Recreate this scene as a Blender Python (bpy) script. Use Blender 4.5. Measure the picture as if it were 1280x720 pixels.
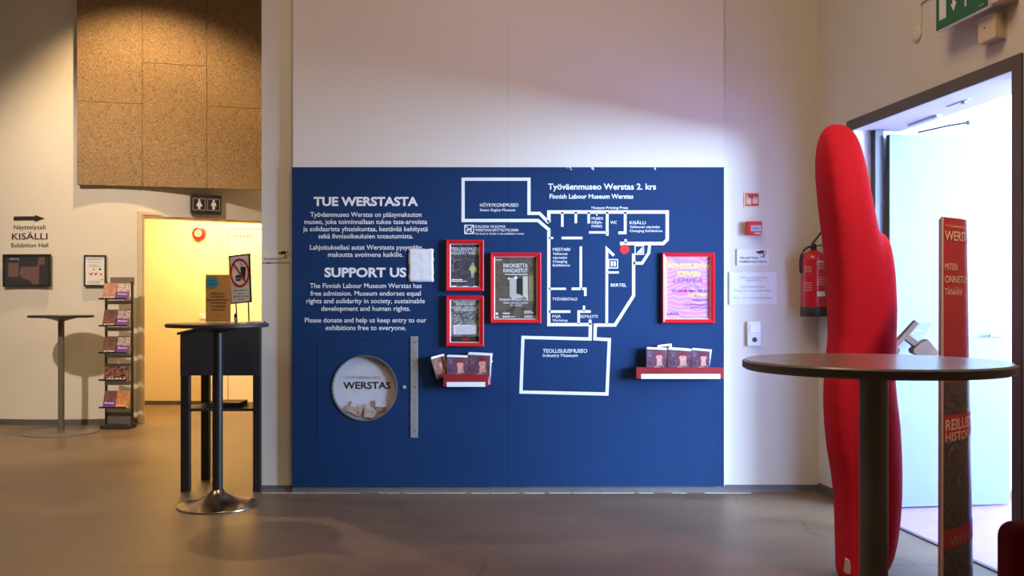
import bpy, bmesh, math, random
from mathutils import Vector, Matrix
random.seed(4)
R = math.radians
scene = bpy.context.scene
COL = scene.collection
for o in list(bpy.data.objects):
    bpy.data.objects.remove(o, do_unlink=True)

# ------------------------------------------------------------------ camera, light, exposure
F = 1150.0; HZ = 376.0; EYE = 1.235
cam_d = bpy.data.cameras.new('camera'); cam = bpy.data.objects.new('camera', cam_d); COL.objects.link(cam)
cam.location = (0, 0, EYE); cam.rotation_euler = (R(90), 0, 0)
cam_d.sensor_width = 36; cam_d.lens = 36 * F / 1280; cam_d.shift_y = (HZ - 360) / 1280
cam_d.clip_start = .05; cam_d.clip_end = 60
scene.camera = cam
scene.view_settings.view_transform = 'Standard'
scene.view_settings.look = 'None'
scene.view_settings.gamma = 1.0
scene.view_settings.use_curve_mapping = False
scene.view_settings.exposure = 0.0
w = bpy.data.worlds.new('world'); scene.world = w; w.use_nodes = True
w.node_tree.nodes['Background'].inputs['Color'].default_value = (1, .72, .45, 1)
w.node_tree.nodes['Background'].inputs['Strength'].default_value = 0.02

# the right wall's own frame: u runs along it from the corner towards the camera, w runs through it to the next room
CX, CY = 1.985, 5.96
RU = math.atan2(-.992, .127)
TU = Vector((.127, -.992, 0)); NW = Vector((.992, .127, 0))
def RW(u, w_, z=0.0): return Vector((CX, CY, 0)) + TU * u + NW * w_ + Vector((0, 0, z))

def light(name, kind, loc, energy, color, target=None, size=None, size_y=None, spot=None, blend=.3, radius=None):
    d = bpy.data.lights.new(name, kind); d.energy = energy; d.color = color
    if kind == 'AREA':
        d.size = size
        if size_y: d.shape = 'RECTANGLE'; d.size_y = size_y
    else: d.shadow_soft_size = radius if radius is not None else .1
    if kind == 'SPOT': d.spot_size = R(spot); d.spot_blend = blend
    o = bpy.data.objects.new(name, d); COL.objects.link(o); o.location = loc
    if target is not None:
        v = Vector(target) - Vector(loc)
        o.rotation_euler = v.to_track_quat('-Z', 'Y').to_euler()
    return o
WARM = (1, .80, .60); AMBER = (1, .64, .24); DAY = (.49, .71, 1.0)
# daylight through the side room's window
light('daylight_window', 'AREA', RW(7.2, 6.64, 2.15), 4900, DAY, RW(7.2, 0, 2.15), 4.6, 2.45)
light('daylight_fill', 'AREA', RW(3.35, 6.64, 2.15), 1100, DAY, RW(3.35, 0, 2.15), 2.7, 2.45)  # added dimmer fill, no curtain: side light for the finger and board
light('finger_fill_spot', 'SPOT', (2.2, 2.6, 3.4), 225, (1, .80, .70), (1.52, 4.1, 1.0), spot=32, blend=.7, radius=.12)  # added fill without a known fitting, lights the finger's front from the right
# ceiling lamps of the hall
light('hall_lamp', 'AREA', (.2, 2.9, 4.85), 86, (1, .69, .40), (.2, 2.9, 0), 1.6, 1.6)
light('hall_lamp_side', 'SPOT', (-3.9, 3.2, 4.8), 1150, WARM, (-4.4, 9.0, .9), spot=46, blend=.6, radius=.06)
light('panel_spot', 'SPOT', (-3.5, 8.25, 4.85), 440, (1, .66, .32), (-3.3, 8.1, 0), spot=118, blend=.5, radius=.06)
light('foyer_lamp', 'AREA', (-4.2, 3.4, 4.85), 60, WARM, (-4.2, 3.6, 0), 1.2, 1.2)
# corridor lamp
light('corridor_lamp', 'AREA', (-3.2, 10.35, 2.5), 95, AMBER, (-3.2, 10.45, 0), 1.6, .4)

# ------------------------------------------------------------------ materials
def newmat(name):
    m = bpy.data.materials.new(name); m.use_nodes = True
    nt = m.node_tree; b = nt.nodes['Principled BSDF']
    return m, nt, b
def N(nt, kind, **kw):
    n = nt.nodes.new(kind)
    for k, v in kw.items(): setattr(n, k, v)
    return n
def mat(name, col, rough=.5, metal=0.0, var=.06, vscale=8, bump=0.0, bscale=60, spec=.5, coat=0.0, alpha=None):
    m, nt, b = newmat(name)
    tc = N(nt, 'ShaderNodeTexCoord')
    nz = N(nt, 'ShaderNodeTexNoise'); nz.inputs['Scale'].default_value = vscale; nz.inputs['Detail'].default_value = 4
    nt.links.new(tc.outputs['Object'], nz.inputs['Vector'])
    rp = N(nt, 'ShaderNodeValToRGB')
    c = [min(1, x) for x in col]
    rp.color_ramp.elements[0].color = [x * (1 - var) for x in c] + [1]
    rp.color_ramp.elements[1].color = [min(1, x * (1 + var)) for x in c] + [1]
    rp.color_ramp.elements[0].position = .3; rp.color_ramp.elements[1].position = .7
    nt.links.new(nz.outputs['Fac'], rp.inputs['Fac']); nt.links.new(rp.outputs['Color'], b.inputs['Base Color'])
    b.inputs['Roughness'].default_value = rough; b.inputs['Metallic'].default_value = metal
    b.inputs['Specular IOR Level'].default_value = spec
    b.inputs['Coat Weight'].default_value = coat
    if bump:
        n2 = N(nt, 'ShaderNodeTexNoise'); n2.inputs['Scale'].default_value = bscale; n2.inputs['Detail'].default_value = 5
        nt.links.new(tc.outputs['Object'], n2.inputs['Vector'])
        bp = N(nt, 'ShaderNodeBump'); bp.inputs['Strength'].default_value = bump; bp.inputs['Distance'].default_value = .01
        nt.links.new(n2.outputs['Fac'], bp.inputs['Height']); nt.links.new(bp.outputs['Normal'], b.inputs['Normal'])
    return m
def picture(name, cols, scale=14, rough=.35, distort=1.2):
    """a printed photograph read from far: patches of the given colours"""
    m, nt, b = newmat(name)
    tc = N(nt, 'ShaderNodeTexCoord')
    nz = N(nt, 'ShaderNodeTexNoise'); nz.inputs['Scale'].default_value = scale; nz.inputs['Detail'].default_value = 3
    nz.inputs['Distortion'].default_value = distort
    nt.links.new(tc.outputs['Object'], nz.inputs['Vector'])
    rp = N(nt, 'ShaderNodeValToRGB'); rp.color_ramp.interpolation = 'EASE'
    el = rp.color_ramp.elements
    while len(el) < len(cols): el.new(.5)
    for i, c in enumerate(cols):
        el[i].position = .3 + .4 * i / (len(cols) - 1); el[i].color = list(c) + [1]
    nt.links.new(nz.outputs['Fac'], rp.inputs['Fac']); nt.links.new(rp.outputs['Color'], b.inputs['Base Color'])
    b.inputs['Roughness'].default_value = rough
    return m
def glass(name, tint=(1, 1, 1), fac=.12, rough=.05):
    m, nt, b = newmat(name)
    tr = N(nt, 'ShaderNodeBsdfTransparent'); tr.inputs['Color'].default_value = list(tint) + [1]
    gl = N(nt, 'ShaderNodeBsdfGlossy'); gl.inputs['Roughness'].default_value = rough
    mx = N(nt, 'ShaderNodeMixShader'); mx.inputs['Fac'].default_value = fac
    nt.links.new(tr.outputs[0], mx.inputs[1]); nt.links.new(gl.outputs[0], mx.inputs[2])
    nt.links.new(mx.outputs[0], nt.nodes['Material Output'].inputs['Surface'])
    return m
def concrete():
    m, nt, b = newmat('polished_concrete')
    tc = N(nt, 'ShaderNodeTexCoord')
    n1 = N(nt, 'ShaderNodeTexNoise'); n1.inputs['Scale'].default_value = 1.3; n1.inputs['Detail'].default_value = 8; n1.inputs['Roughness'].default_value = .62
    n1.inputs['Distortion'].default_value = .6
    mp = N(nt, 'ShaderNodeMapping'); mp.inputs['Scale'].default_value = (.7, 1.6, 1)
    nt.links.new(tc.outputs['Object'], mp.inputs['Vector']); nt.links.new(mp.outputs['Vector'], n1.inputs['Vector'])
    rp = N(nt, 'ShaderNodeValToRGB')
    rp.color_ramp.elements[0].position = .28; rp.color_ramp.elements[0].color = (.112, .078, .050, 1)
    rp.color_ramp.elements[1].position = .72; rp.color_ramp.elements[1].color = (.200, .138, .088, 1)
    nt.links.new(n1.outputs['Fac'], rp.inputs['Fac'])
    n2 = N(nt, 'ShaderNodeTexNoise'); n2.inputs['Scale'].default_value = 45; n2.inputs['Detail'].default_value = 6
    nt.links.new(tc.outputs['Object'], n2.inputs['Vector'])
    mx = N(nt, 'ShaderNodeMix', data_type='RGBA', blend_type='OVERLAY'); mx.inputs['Factor'].default_value = .35
    nt.links.new(rp.outputs['Color'], mx.inputs['A']); nt.links.new(n2.outputs['Fac'], mx.inputs['B'])
    # hairline cracks
    vo = N(nt, 'ShaderNodeTexVoronoi', feature='DISTANCE_TO_EDGE'); vo.inputs['Scale'].default_value = .8
    n3 = N(nt, 'ShaderNodeTexNoise'); n3.inputs['Scale'].default_value = 3; n3.inputs['Detail'].default_value = 5
    nt.links.new(tc.outputs['Object'], n3.inputs['Vector'])
    va = N(nt, 'ShaderNodeMix', data_type='RGBA'); va.inputs['Factor'].default_value = .22
    nt.links.new(tc.outputs['Object'], va.inputs['A']); nt.links.new(n3.outputs['Color'], va.inputs['B'])
    nt.links.new(va.outputs['Result'], vo.inputs['Vector'])
    lt = N(nt, 'ShaderNodeMath', operation='LESS_THAN'); lt.inputs[1].default_value = .0035
    nt.links.new(vo.outputs['Distance'], lt.inputs[0])
    n4 = N(nt, 'ShaderNodeTexNoise'); n4.inputs['Scale'].default_value = .9
    nt.links.new(tc.outputs['Object'], n4.inputs['Vector'])
    gt = N(nt, 'ShaderNodeMath', operation='GREATER_THAN'); gt.inputs[1].default_value = .52
    nt.links.new(n4.outputs['Fac'], gt.inputs[0])
    ml = N(nt, 'ShaderNodeMath', operation='MULTIPLY'); nt.links.new(lt.outputs[0], ml.inputs[0]); nt.links.new(gt.outputs[0], ml.inputs[1])
    m3 = N(nt, 'ShaderNodeMath', operation='MULTIPLY'); m3.inputs[1].default_value = .55; nt.links.new(ml.outputs[0], m3.inputs[0])
    mc = N(nt, 'ShaderNodeMix', data_type='RGBA'); mc.inputs['B'].default_value = (.06, .045, .035, 1)
    nt.links.new(m3.outputs[0], mc.inputs['Factor']); nt.links.new(mx.outputs['Result'], mc.inputs['A'])
    nt.links.new(mc.outputs['Result'], b.inputs['Base Color'])
    rr = N(nt, 'ShaderNodeMapRange'); rr.inputs['To Min'].default_value = .36; rr.inputs['To Max'].default_value = .46
    nt.links.new(n1.outputs['Fac'], rr.inputs['Value']); nt.links.new(rr.outputs['Result'], b.inputs['Roughness'])
    bp = N(nt, 'ShaderNodeBump'); bp.inputs['Strength'].default_value = .12; bp.inputs['Distance'].default_value = .004
    nt.links.new(n2.outputs['Fac'], bp.inputs['Height']); nt.links.new(bp.outputs['Normal'], b.inputs['Normal'])
    return m
def fibreboard():
    m, nt, b = newmat('wood_wool_board')
    tc = N(nt, 'ShaderNodeTexCoord')
    n1 = N(nt, 'ShaderNodeTexNoise'); n1.inputs['Scale'].default_value = 42; n1.inputs['Detail'].default_value = 4; n1.inputs['Distortion'].default_value = 2.5
    nt.links.new(tc.outputs['Object'], n1.inputs['Vector'])
    rp = N(nt, 'ShaderNodeValToRGB')
    rp.color_ramp.elements[0].position = .32; rp.color_ramp.elements[0].color = (.13, .085, .046, 1)
    rp.color_ramp.elements[1].position = .62; rp.color_ramp.elements[1].color = (.36, .245, .135, 1)
    nt.links.new(n1.outputs['Fac'], rp.inputs['Fac']); nt.links.new(rp.outputs['Color'], b.inputs['Base Color'])
    b.inputs['Roughness'].default_value = .95
    bp = N(nt, 'ShaderNodeBump'); bp.inputs['Strength'].default_value = .7; bp.inputs['Distance'].default_value = .012
    nt.links.new(n1.outputs['Fac'], bp.inputs['Height']); nt.links.new(bp.outputs['Normal'], b.inputs['Normal'])
    return m
def swirl():
    m, nt, b = newmat('pink_swirl_print')
    tc = N(nt, 'ShaderNodeTexCoord')
    wv = N(nt, 'ShaderNodeTexWave', wave_type='RINGS'); wv.inputs['Scale'].default_value = 5; wv.inputs['Distortion'].default_value = 9
    wv.inputs['Detail'].default_value = 1; wv.inputs['Detail Scale'].default_value = 1.2
    nt.links.new(tc.outputs['Object'], wv.inputs['Vector'])
    rp = N(nt, 'ShaderNodeValToRGB')
    rp.color_ramp.elements[0].color = (.62, .20, .50, 1); rp.color_ramp.elements[1].color = (.45, .26, .72, 1)
    e = rp.color_ramp.elements.new(.5); e.color = (.68, .36, .68, 1)
    nt.links.new(wv.outputs['Fac'], rp.inputs['Fac']); nt.links.new(rp.outputs['Color'], b.inputs['Base Color'])
    b.inputs['Roughness'].default_value = .4
    return m
M = dict(
    wall=mat('painted_wall', (.66, .635, .59), .7, var=.025, vscale=1.5, bump=.05, bscale=180),
    board=mat('white_wall_board', (.70, .665, .62), .55, var=.02, vscale=1.2, bump=.03, bscale=140),
    blue=mat('blue_board_paint', (.0066, .032, .110), .6, var=.06, vscale=2.5, bump=.04, bscale=120, spec=.2),
    ceiling=mat('ceiling_paint', (.55, .5, .44), .9),
    floor=concrete(),
    annex_floor=mat('pink_linoleum', (.38, .25, .58), .4, var=.08, vscale=5),
    annex_wall=mat('annex_white_paint', (.62, .63, .64), .6, var=.02),
    base=mat('grey_skirting', (.095, .095, .10), .5, var=.15, vscale=10),
    annex_base=mat('red_skirting', (.50, .06, .06), .5, var=.3, vscale=30),
    yellow=mat('corridor_paint', (.80, .68, .46), .6, var=.02),
    cream=mat('cream_woodwork', (.66, .56, .40), .45, var=.03),
    frame_grey=mat('brown_grey_door_frame', (.10, .088, .078), .45, var=.08),
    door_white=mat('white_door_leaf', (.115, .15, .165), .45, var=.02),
    dark_rebate=mat('dark_door_rebate', (.05, .06, .07), .4),
    fibre=fibreboard(),
    black=mat('black_metal', (.016, .015, .015), .42, var=.1),
    charcoal=mat('charcoal_laminate', (.026, .024, .025), .5, var=.12, vscale=20),
    darktop=mat('dark_table_laminate', (.035, .030, .028), .38, var=.1, vscale=12),
    steel=mat('brushed_steel', (.36, .31, .27), .26, 1.0, var=.06, vscale=40),
    zinc=mat('galvanised_steel', (.50, .52, .54), .45, .7, var=.14, vscale=45),
    greycol=mat('grey_powder_coat', (.17, .16, .15), .42, .3, var=.06, vscale=20),
    greydisc=mat('worn_steel_disc', (.22, .19, .17), .38, .5, var=.12, vscale=15),
    mauvetop=mat('grey_laminate_top', (.20, .18, .185), .2, var=.04, vscale=30),
    mauveedge=mat('grey_table_edge', (.10, .085, .08), .4, var=.06, vscale=30),
    white=mat('white_vinyl', (.80, .82, .84), .5, var=.02),
    paper=mat('white_paper', (.72, .74, .78), .6, var=.05, vscale=25),
    map_white=mat('map_line_vinyl', (.78, .80, .84), .5, var=.02),
    ink=mat('black_ink', (.02, .018, .018), .5),
    inkgrey=mat('faint_grey_ink', (.30, .30, .34), .5),
    redframe=mat('red_lacquer', (.60, .012, .022), .28, var=.05, coat=.3),
    redpale=mat('reflection_frame_lip', (.80, .70, .72), .3),  # reflected light on the frame's inner bevel, painted in as a pale colour
    redshelf=mat('dark_red_shelf', (.27, .018, .024), .4, var=.08),
    reddot=mat('red_dot_vinyl', (.75, .02, .025), .5),
    redfab=mat('red_wool_fabric', (.60, .013, .032), .9, var=.10, vscale=160, bump=.12, bscale=420, spec=.2),
    redfab2=mat('dark_red_fabric', (.22, .006, .010), .9, var=.10, vscale=160, bump=.1, bscale=420, spec=.2),
    redext=mat('red_cylinder_paint', (.52, .012, .022), .28, var=.04, coat=.3),
    redsign=mat('red_sign_print', (.42, .018, .014), .4),
    green=mat('green_sign_face', (.004, .13, .055), .35),
    cream_plastic=mat('cream_plastic', (.62, .52, .38), .5),
    yellowish=mat('yellow_print', (.88, .78, .06), .5),
    orange=mat('orange_leaflet', (.58, .25, .05), .45, var=.06),
    teal=mat('teal_print', (.05, .22, .27), .5),
    acrylic=glass('clear_acrylic', (.96, .97, .98), .05),
    film=glass('clear_film', (.97, .97, .97), .04, .2),
    pane=glass('window_pane', (.93, .93, .95), .03),
    wood=mat('oiled_wood', (.085, .033, .013), .5, var=.2, vscale=18),
    photo_dark=picture('night_photo_print', [(.02, .02, .03), (.09, .09, .12), (.05, .04, .04), (.22, .22, .27)], 22),
    photo_grey=picture('archive_photo_print', [(.02, .02, .02), (.30, .30, .30), (.06, .06, .06), (.55, .55, .56)], 30),
    photo_corr=picture('corridor_photo_print', [(.05, .042, .032), (.12, .10, .07), (.08, .07, .05)], 12),
    people=picture('crowd_photo_print', [(.02, .012, .02), (.20, .07, .09), (.05, .035, .09), (.30, .20, .28)], 34),
    people_pale=picture('pale_crowd_print', [(.25, .08, .06), (.60, .30, .22), (.35, .15, .12), (.75, .55, .48)], 40),
    people_brown=picture('brown_crowd_print', [(.05, .02, .02), (.28, .11, .08), (.10, .05, .05), (.42, .25, .2)], 40),
    people_blue=picture('bright_face_print', [(.06, .03, .06), (.55, .28, .20), (.60, .62, .75), (.12, .08, .10)], 46),
    audience=picture('audience_print', [(.012, .012, .015), (.02, .02, .02), (.40, .16, .08), (.03, .03, .03)], 40),
    orange_pic=picture('orange_crowd_print', [(.35, .12, .03), (.60, .26, .08), (.75, .42, .18)], 50),
    history=picture('history_photo_print', [(.012, .010, .010), (.10, .065, .045), (.03, .02, .018), (.22, .15, .10)], 13, distort=2),
    purple=mat('purple_print', (.16, .05, .33), .45),
    mapbrown=picture('brown_map_print', [(.11, .07, .07), (.16, .10, .095), (.13, .08, .08)], 60),
    mapnavy=mat('navy_map_print', (.035, .035, .05), .4),
    pink=swirl(),
    cream_print=mat('cream_print', (.75, .50, .30), .5),
    maroon=mat('maroon_panel_print', (.40, .022, .028), .5, var=.06, vscale=14),
    beige_edge=mat('board_edge', (.52, .42, .34), .6),
    skin=mat('beige_note', (.60, .50, .38), .6, var=.15, vscale=40),
    rose=mat('rose_note', (.55, .28, .22), .6, var=.25, vscale=40),
)

# ------------------------------------------------------------------ mesh helpers
def BM(): return bmesh.new()
def box(bm, x0, x1, y0, y1, z0, z1, mx=None):
    vs = [bm.verts.new(p) for p in ((x0, y0, z0), (x1, y0, z0), (x1, y1, z0), (x0, y1, z0), (x0, y0, z1), (x1, y0, z1), (x1, y1, z1), (x0, y1, z1))]
    if mx is not None:
        for v in vs: v.co = mx @ v.co
    for f in ((3, 2, 1, 0), (4, 5, 6, 7), (0, 1, 5, 4), (1, 2, 6, 5), (2, 3, 7, 6), (3, 0, 4, 7)):
        bm.faces.new([vs[i] for i in f])
    return bm
def lathe(bm, prof, c=(0, 0, 0), seg=48, axis='z', mx=None):
    rings = []
    for r, z in prof:
        ring = []
        for i in range(seg):
            a = 2 * math.pi * i / seg
            p = Vector((r * math.cos(a), r * math.sin(a), z))
            if axis == 'y': p = Vector((p.x, p.z, p.y))
            p += Vector(c)
            if mx is not None: p = mx @ p
            ring.append(bm.verts.new(p))
        rings.append(ring)
    for a, b in zip(rings, rings[1:]):
        for i in range(seg): bm.faces.new((a[i], a[(i + 1) % seg], b[(i + 1) % seg], b[i]))
    bm.faces.new(rings[0][::-1]); bm.faces.new(rings[-1])
    return bm
def tube(bm, pts, r, seg=10):
    pts = [Vector(p) for p in pts]
    rings = []
    for i, p in enumerate(pts):
        d = (pts[min(i + 1, len(pts) - 1)] - pts[max(i - 1, 0)]).normalized()
        up = Vector((0, 0, 1)) if abs(d.z) < .9 else Vector((1, 0, 0))
        a = d.cross(up).normalized(); b = d.cross(a)
        rr = r[i] if isinstance(r, (list, tuple)) else r
        rings.append([bm.verts.new(p + (a * math.cos(2 * math.pi * k / seg) + b * math.sin(2 * math.pi * k / seg)) * rr) for k in range(seg)])
    for a, b in zip(rings, rings[1:]):
        for i in range(seg): bm.faces.new((a[i], a[(i + 1) % seg], b[(i + 1) % seg], b[i]))
    bm.faces.new(rings[0][::-1]); bm.faces.new(rings[-1])
    return bm
def prism(bm, poly, y0, y1):
    """polygon in x,z pushed along y"""
    a = [bm.verts.new((x, y0, z)) for x, z in poly]; b = [bm.verts.new((x, y1, z)) for x, z in poly]
    n = len(poly)
    bm.faces.new(a); bm.faces.new(b[::-1])
    for i in range(n): bm.faces.new((a[i], b[i], b[(i + 1) % n], a[(i + 1) % n]))
    return bm
def plan(bm, poly, z0, z1):
    a = [bm.verts.new((x, y, z0)) for x, y in poly]; b = [bm.verts.new((x, y, z1)) for x, y in poly]
    n = len(poly)
    bm.faces.new(a[::-1]); bm.faces.new(b)
    for i in range(n): bm.faces.new((a[i], a[(i + 1) % n], b[(i + 1) % n], b[i]))
    return bm
def stroke(bm, pts, wd, y0, y1, closed=False):
    """a flat line of width wd through x,z points"""
    pts = [Vector(p) for p in pts]
    n = len(pts)
    L_, R_ = [], []
    for i, p in enumerate(pts):
        dp = (p - pts[i - 1]).normalized() if (i > 0 or closed) else None
        dn = (pts[(i + 1) % n] - p).normalized() if (i < n - 1 or closed) else None
        if dp is None: dp = dn; p = p
        if dn is None: dn = dp
        n1 = Vector((-dp.y, dp.x)); n2 = Vector((-dn.y, dn.x))
        m_ = (n1 + n2); m_ = m_ / max(.3, m_.dot(n1)) if m_.length > 1e-6 else n1
        L_.append(p + m_ * wd / 2); R_.append(p - m_ * wd / 2)
    rng = range(n if closed else n - 1)
    for i in rng:
        j = (i + 1) % n
        prism(bm, [tuple(R_[i]), tuple(R_[j]), tuple(L_[j]), tuple(L_[i])], y0, y1)
    return bm
def disc(bm, cx, cz, r, y0, y1, seg=28, sx=1.0):
    return prism(bm, [(cx + sx * r * math.cos(2 * math.pi * i / seg), cz + r * math.sin(2 * math.pi * i / seg)) for i in range(seg)], y0, y1)
def ring(bm, cx, cz, r0, r1, y0, y1, seg=36):
    for i in range(seg):
        a, b = 2 * math.pi * i / seg, 2 * math.pi * (i + 1) / seg
        prism(bm, [(cx + r0 * math.cos(a), cz + r0 * math.sin(a)), (cx + r1 * math.cos(a), cz + r1 * math.sin(a)),
                   (cx + r1 * math.cos(b), cz + r1 * math.sin(b)), (cx + r0 * math.cos(b), cz + r0 * math.sin(b))], y0, y1)
    bmesh.ops.remove_doubles(bm, verts=bm.verts, dist=1e-6)
    return bm
def frame4(bm, x0, x1, z0, z1, wd, y0, y1, lip=0.0):
    """mitred picture frame; lip pushes the inner edge back so the face is bevelled"""
    o = [(x0, z0), (x1, z0), (x1, z1), (x0, z1)]; i_ = [(x0 + wd, z0 + wd), (x1 - wd, z0 + wd), (x1 - wd, z1 - wd), (x0 + wd, z1 - wd)]
    e = min(wd * .28, .006)
    oe = [(x0 + e, z0 + e), (x1 - e, z0 + e), (x1 - e, z1 - e), (x0 + e, z1 - e)]
    for k in range(4):
        j = (k + 1) % 4
        A = [bm.verts.new((o[q][0], y1, o[q][1])) for q in (k, j)]
        B = [bm.verts.new((o[q][0], y0 + e, o[q][1])) for q in (k, j)]
        Cc = [bm.verts.new((oe[q][0], y0, oe[q][1])) for q in (k, j)]
        D = [bm.verts.new((i_[q][0], y0 + lip, i_[q][1])) for q in (k, j)]
        E = [bm.verts.new((i_[q][0], y1, i_[q][1])) for q in (k, j)]
        for a, b in ((A, B), (B, Cc), (Cc, D), (D, E), (E, A)): bm.faces.new((a[0], a[1], b[1], b[0]))
    bmesh.ops.remove_doubles(bm, verts=bm.verts, dist=1e-6)
    return bm
def text_bm(body, x0, x1, zbase, cap, y=-.001, bold=0.0, ext=.0004, slant=0.0):
    """lettering fitted between x0 and x1 with its baseline at zbase and capitals cap high"""
    cu = bpy.data.curves.new('lettering', 'FONT'); cu.body = body; cu.size = 1; cu.offset = bold; cu.extrude = 0; cu.resolution_u = 3
    ob = bpy.data.objects.new('lettering', cu); COL.objects.link(ob)
    dg = bpy.context.evaluated_depsgraph_get(); dg.update()
    me = bpy.data.meshes.new_from_object(ob.evaluated_get(dg))
    bpy.data.objects.remove(ob); bpy.data.curves.remove(cu)
    bm = bmesh.new(); bm.from_mesh(me); bpy.data.meshes.remove(me)
    if not bm.verts: return bm
    xs = [v.co.x for v in bm.verts]; mn, mx_ = min(xs), max(xs)
    sx = (x1 - x0) / (mx_ - mn); sz = cap / .727
    for v in bm.verts:
        a, b_ = v.co.x, v.co.y
        v.co = Vector((x0 + (a - mn) * sx + slant * b_ * sz, y, zbase + b_ * sz))
    bmesh.ops.remove_doubles(bm, verts=bm.verts, dist=1e-6)
    bmesh.ops.recalc_face_normals(bm, faces=bm.faces)
    for f in bm.faces:
        if f.normal.y > 0: f.normal_flip()
    return bm
def merge(bm, other):
    me = bpy.data.meshes.new('tmp'); other.to_mesh(me); other.free(); bm.from_mesh(me); bpy.data.meshes.remove(me)
    return bm
def build(name, bm, m, parent=None, smooth=False, bevel=0.0, fix=True, seg=2):
    if fix: bmesh.ops.recalc_face_normals(bm, faces=bm.faces)
    me = bpy.data.meshes.new(name); bm.to_mesh(me); bm.free()
    me.materials.append(m)
    if smooth:
        for p in me.polygons: p.use_smooth = True
        try: me.set_sharp_from_angle(angle=R(40))
        except Exception: pass
    o = bpy.data.objects.new(name, me); COL.objects.link(o)
    if parent is not None: o.parent = parent
    if bevel:
        b = o.modifiers.new('edge', 'BEVEL'); b.width = bevel; b.segments = seg; b.limit_method = 'ANGLE'; b.angle_limit = R(40)
    return o
def struct(name, bm, m, label, cat, loc=None, rotz=0, parent=None, **kw):
    o = build(name, bm, m, parent, **kw)
    if parent is None:
        o['kind'] = 'structure'; o['label'] = label; o['category'] = cat
    if loc is not None: o.location = loc; o.rotation_euler = (0, 0, rotz)
    return o
class T:
    """a thing: an Empty at its base that parents its parts; px/S turn photo measures into the thing's own plane"""
    def __init__(s, name, label, cat, loc, rotz=0.0, group=None, px=None, S=None, roll=0.0):
        e = bpy.data.objects.new(name, None); COL.objects.link(e); e.empty_display_size = .1
        e.location = loc; e.rotation_euler = (0, roll, rotz); e['label'] = label; e['category'] = cat
        if group: e['group'] = group
        s.e = e; s.px = px; s.S = S
    def X(s, x): return (x - s.px[0]) / s.S
    def Z(s, y): return -(y - s.px[1]) / s.S
    def P(s, *pts): return [(s.X(x), s.Z(y)) for x, y in pts]
    def part(s, name, bm, m, parent=None, label=None, **kw):
        o = build(name, bm, m, parent or s.e, **kw)
        if label: o['label'] = label
        return o
    def rect(s, bm, x0, x1, y0, y1, d0, d1): return box(bm, s.X(x0), s.X(x1), d0, d1, s.Z(y1), s.Z(y0))
    def txt(s, body, x0, x1, ybase, cap, y=-.001, bold=0.0, slant=0.0):
        return text_bm(body, s.X(x0), s.X(x1), s.Z(ybase), cap / s.S, y, bold, slant=slant)
    def texts(s, rows, y=-.001, bold=0.0):
        bm = BM()
        for r_ in rows: merge(bm, s.txt(*r_, y=y, bold=bold))
        return bm
def dup(root, loc, label=None, rotz=None):
    r = root.copy(); COL.objects.link(r); r.location = loc
    if label: r['label'] = label
    if rotz is not None: r.rotation_euler = (r.rotation_euler.x, r.rotation_euler.y, rotz)
    for ch in root.children:
        c = ch.copy(); COL.objects.link(c); c.parent = r
        for g in ch.children:
            d = g.copy(); COL.objects.link(d); d.parent = c
    return r
def W(px, py, Y): return Vector(((px - 640) / F * Y, Y, EYE - (py - HZ) / F * Y))

# ------------------------------------------------------------------ the room
struct('floor', plan(BM(), [(-8.5, -4.5), tuple(RW(10.54, 0))[:2], tuple(RW(0, 0))[:2], (CX, 11.2), (-8.5, 11.2)], -.2, 0), M['floor'], 'worn polished brown grey concrete floor of the hall', 'floor')
YB = CY                      # plane of the back wall
XL = (327 - 640) / F * YB    # where it ends
H = 5.0
struct('ceiling', box(BM(), -8.5, 3.6, -4.5, 9.1, H, H + .2), M['ceiling'], 'high ceiling over the hall', 'ceiling')
struct('ceiling_foyer', box(BM(), -8.5, XL - .02, 9.1, 11.3, H, H + .2), M['ceiling'], 'high ceiling behind the curved wall', 'ceiling')
struct('wall_back', box(BM(), XL, CX + .05, YB, YB + .3, 0, H), M['wall'], 'pale painted back wall that carries the blue board', 'wall')
struct('wall_divider', box(BM(), XL, XL + .2, YB + .3, 11.2, 0, H), M['wall'], 'pale side wall running back beside the corridor', 'wall')
struct('wall_rear', box(BM(), -8.5, 3.6, -4.5, -4.3, 0, H), M['wall'], 'pale wall behind the viewer', 'wall')
struct('wall_left', box(BM(), -8.5, -8.3, -4.3, 11.2, 0, H), M['wall'], 'pale wall at the far end of the foyer', 'wall')
U0, U1, ZL = .454, 1.895, 2.255
bm = BM(); box(bm, -.3, U0, 0, .3, 0, H); box(bm, U0, U1, 0, .3, ZL, H); box(bm, U1, 10.5, 0, .3, 0, H)
struct('wall_right', bm, M['wall'], 'pale painted side wall with the wide doorway', 'wall', (CX, CY, 0), RU)
# boards on the back wall
YF = YB - .045
SB = F / YF
def BX(x): return (x - 640) / SB
def BZ(y): return EYE - (y - HZ) / SB
bm = BM(); box(bm, BX(366), BX(634.7), YF + .004, YB, BZ(209), 4.9); box(bm, BX(634.78), BX(905), YF + .004, YB, BZ(209), 4.9)
struct('wall_board', bm, M['board'], 'smooth white boarding above the blue board', 'wall', bevel=.001)
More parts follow.
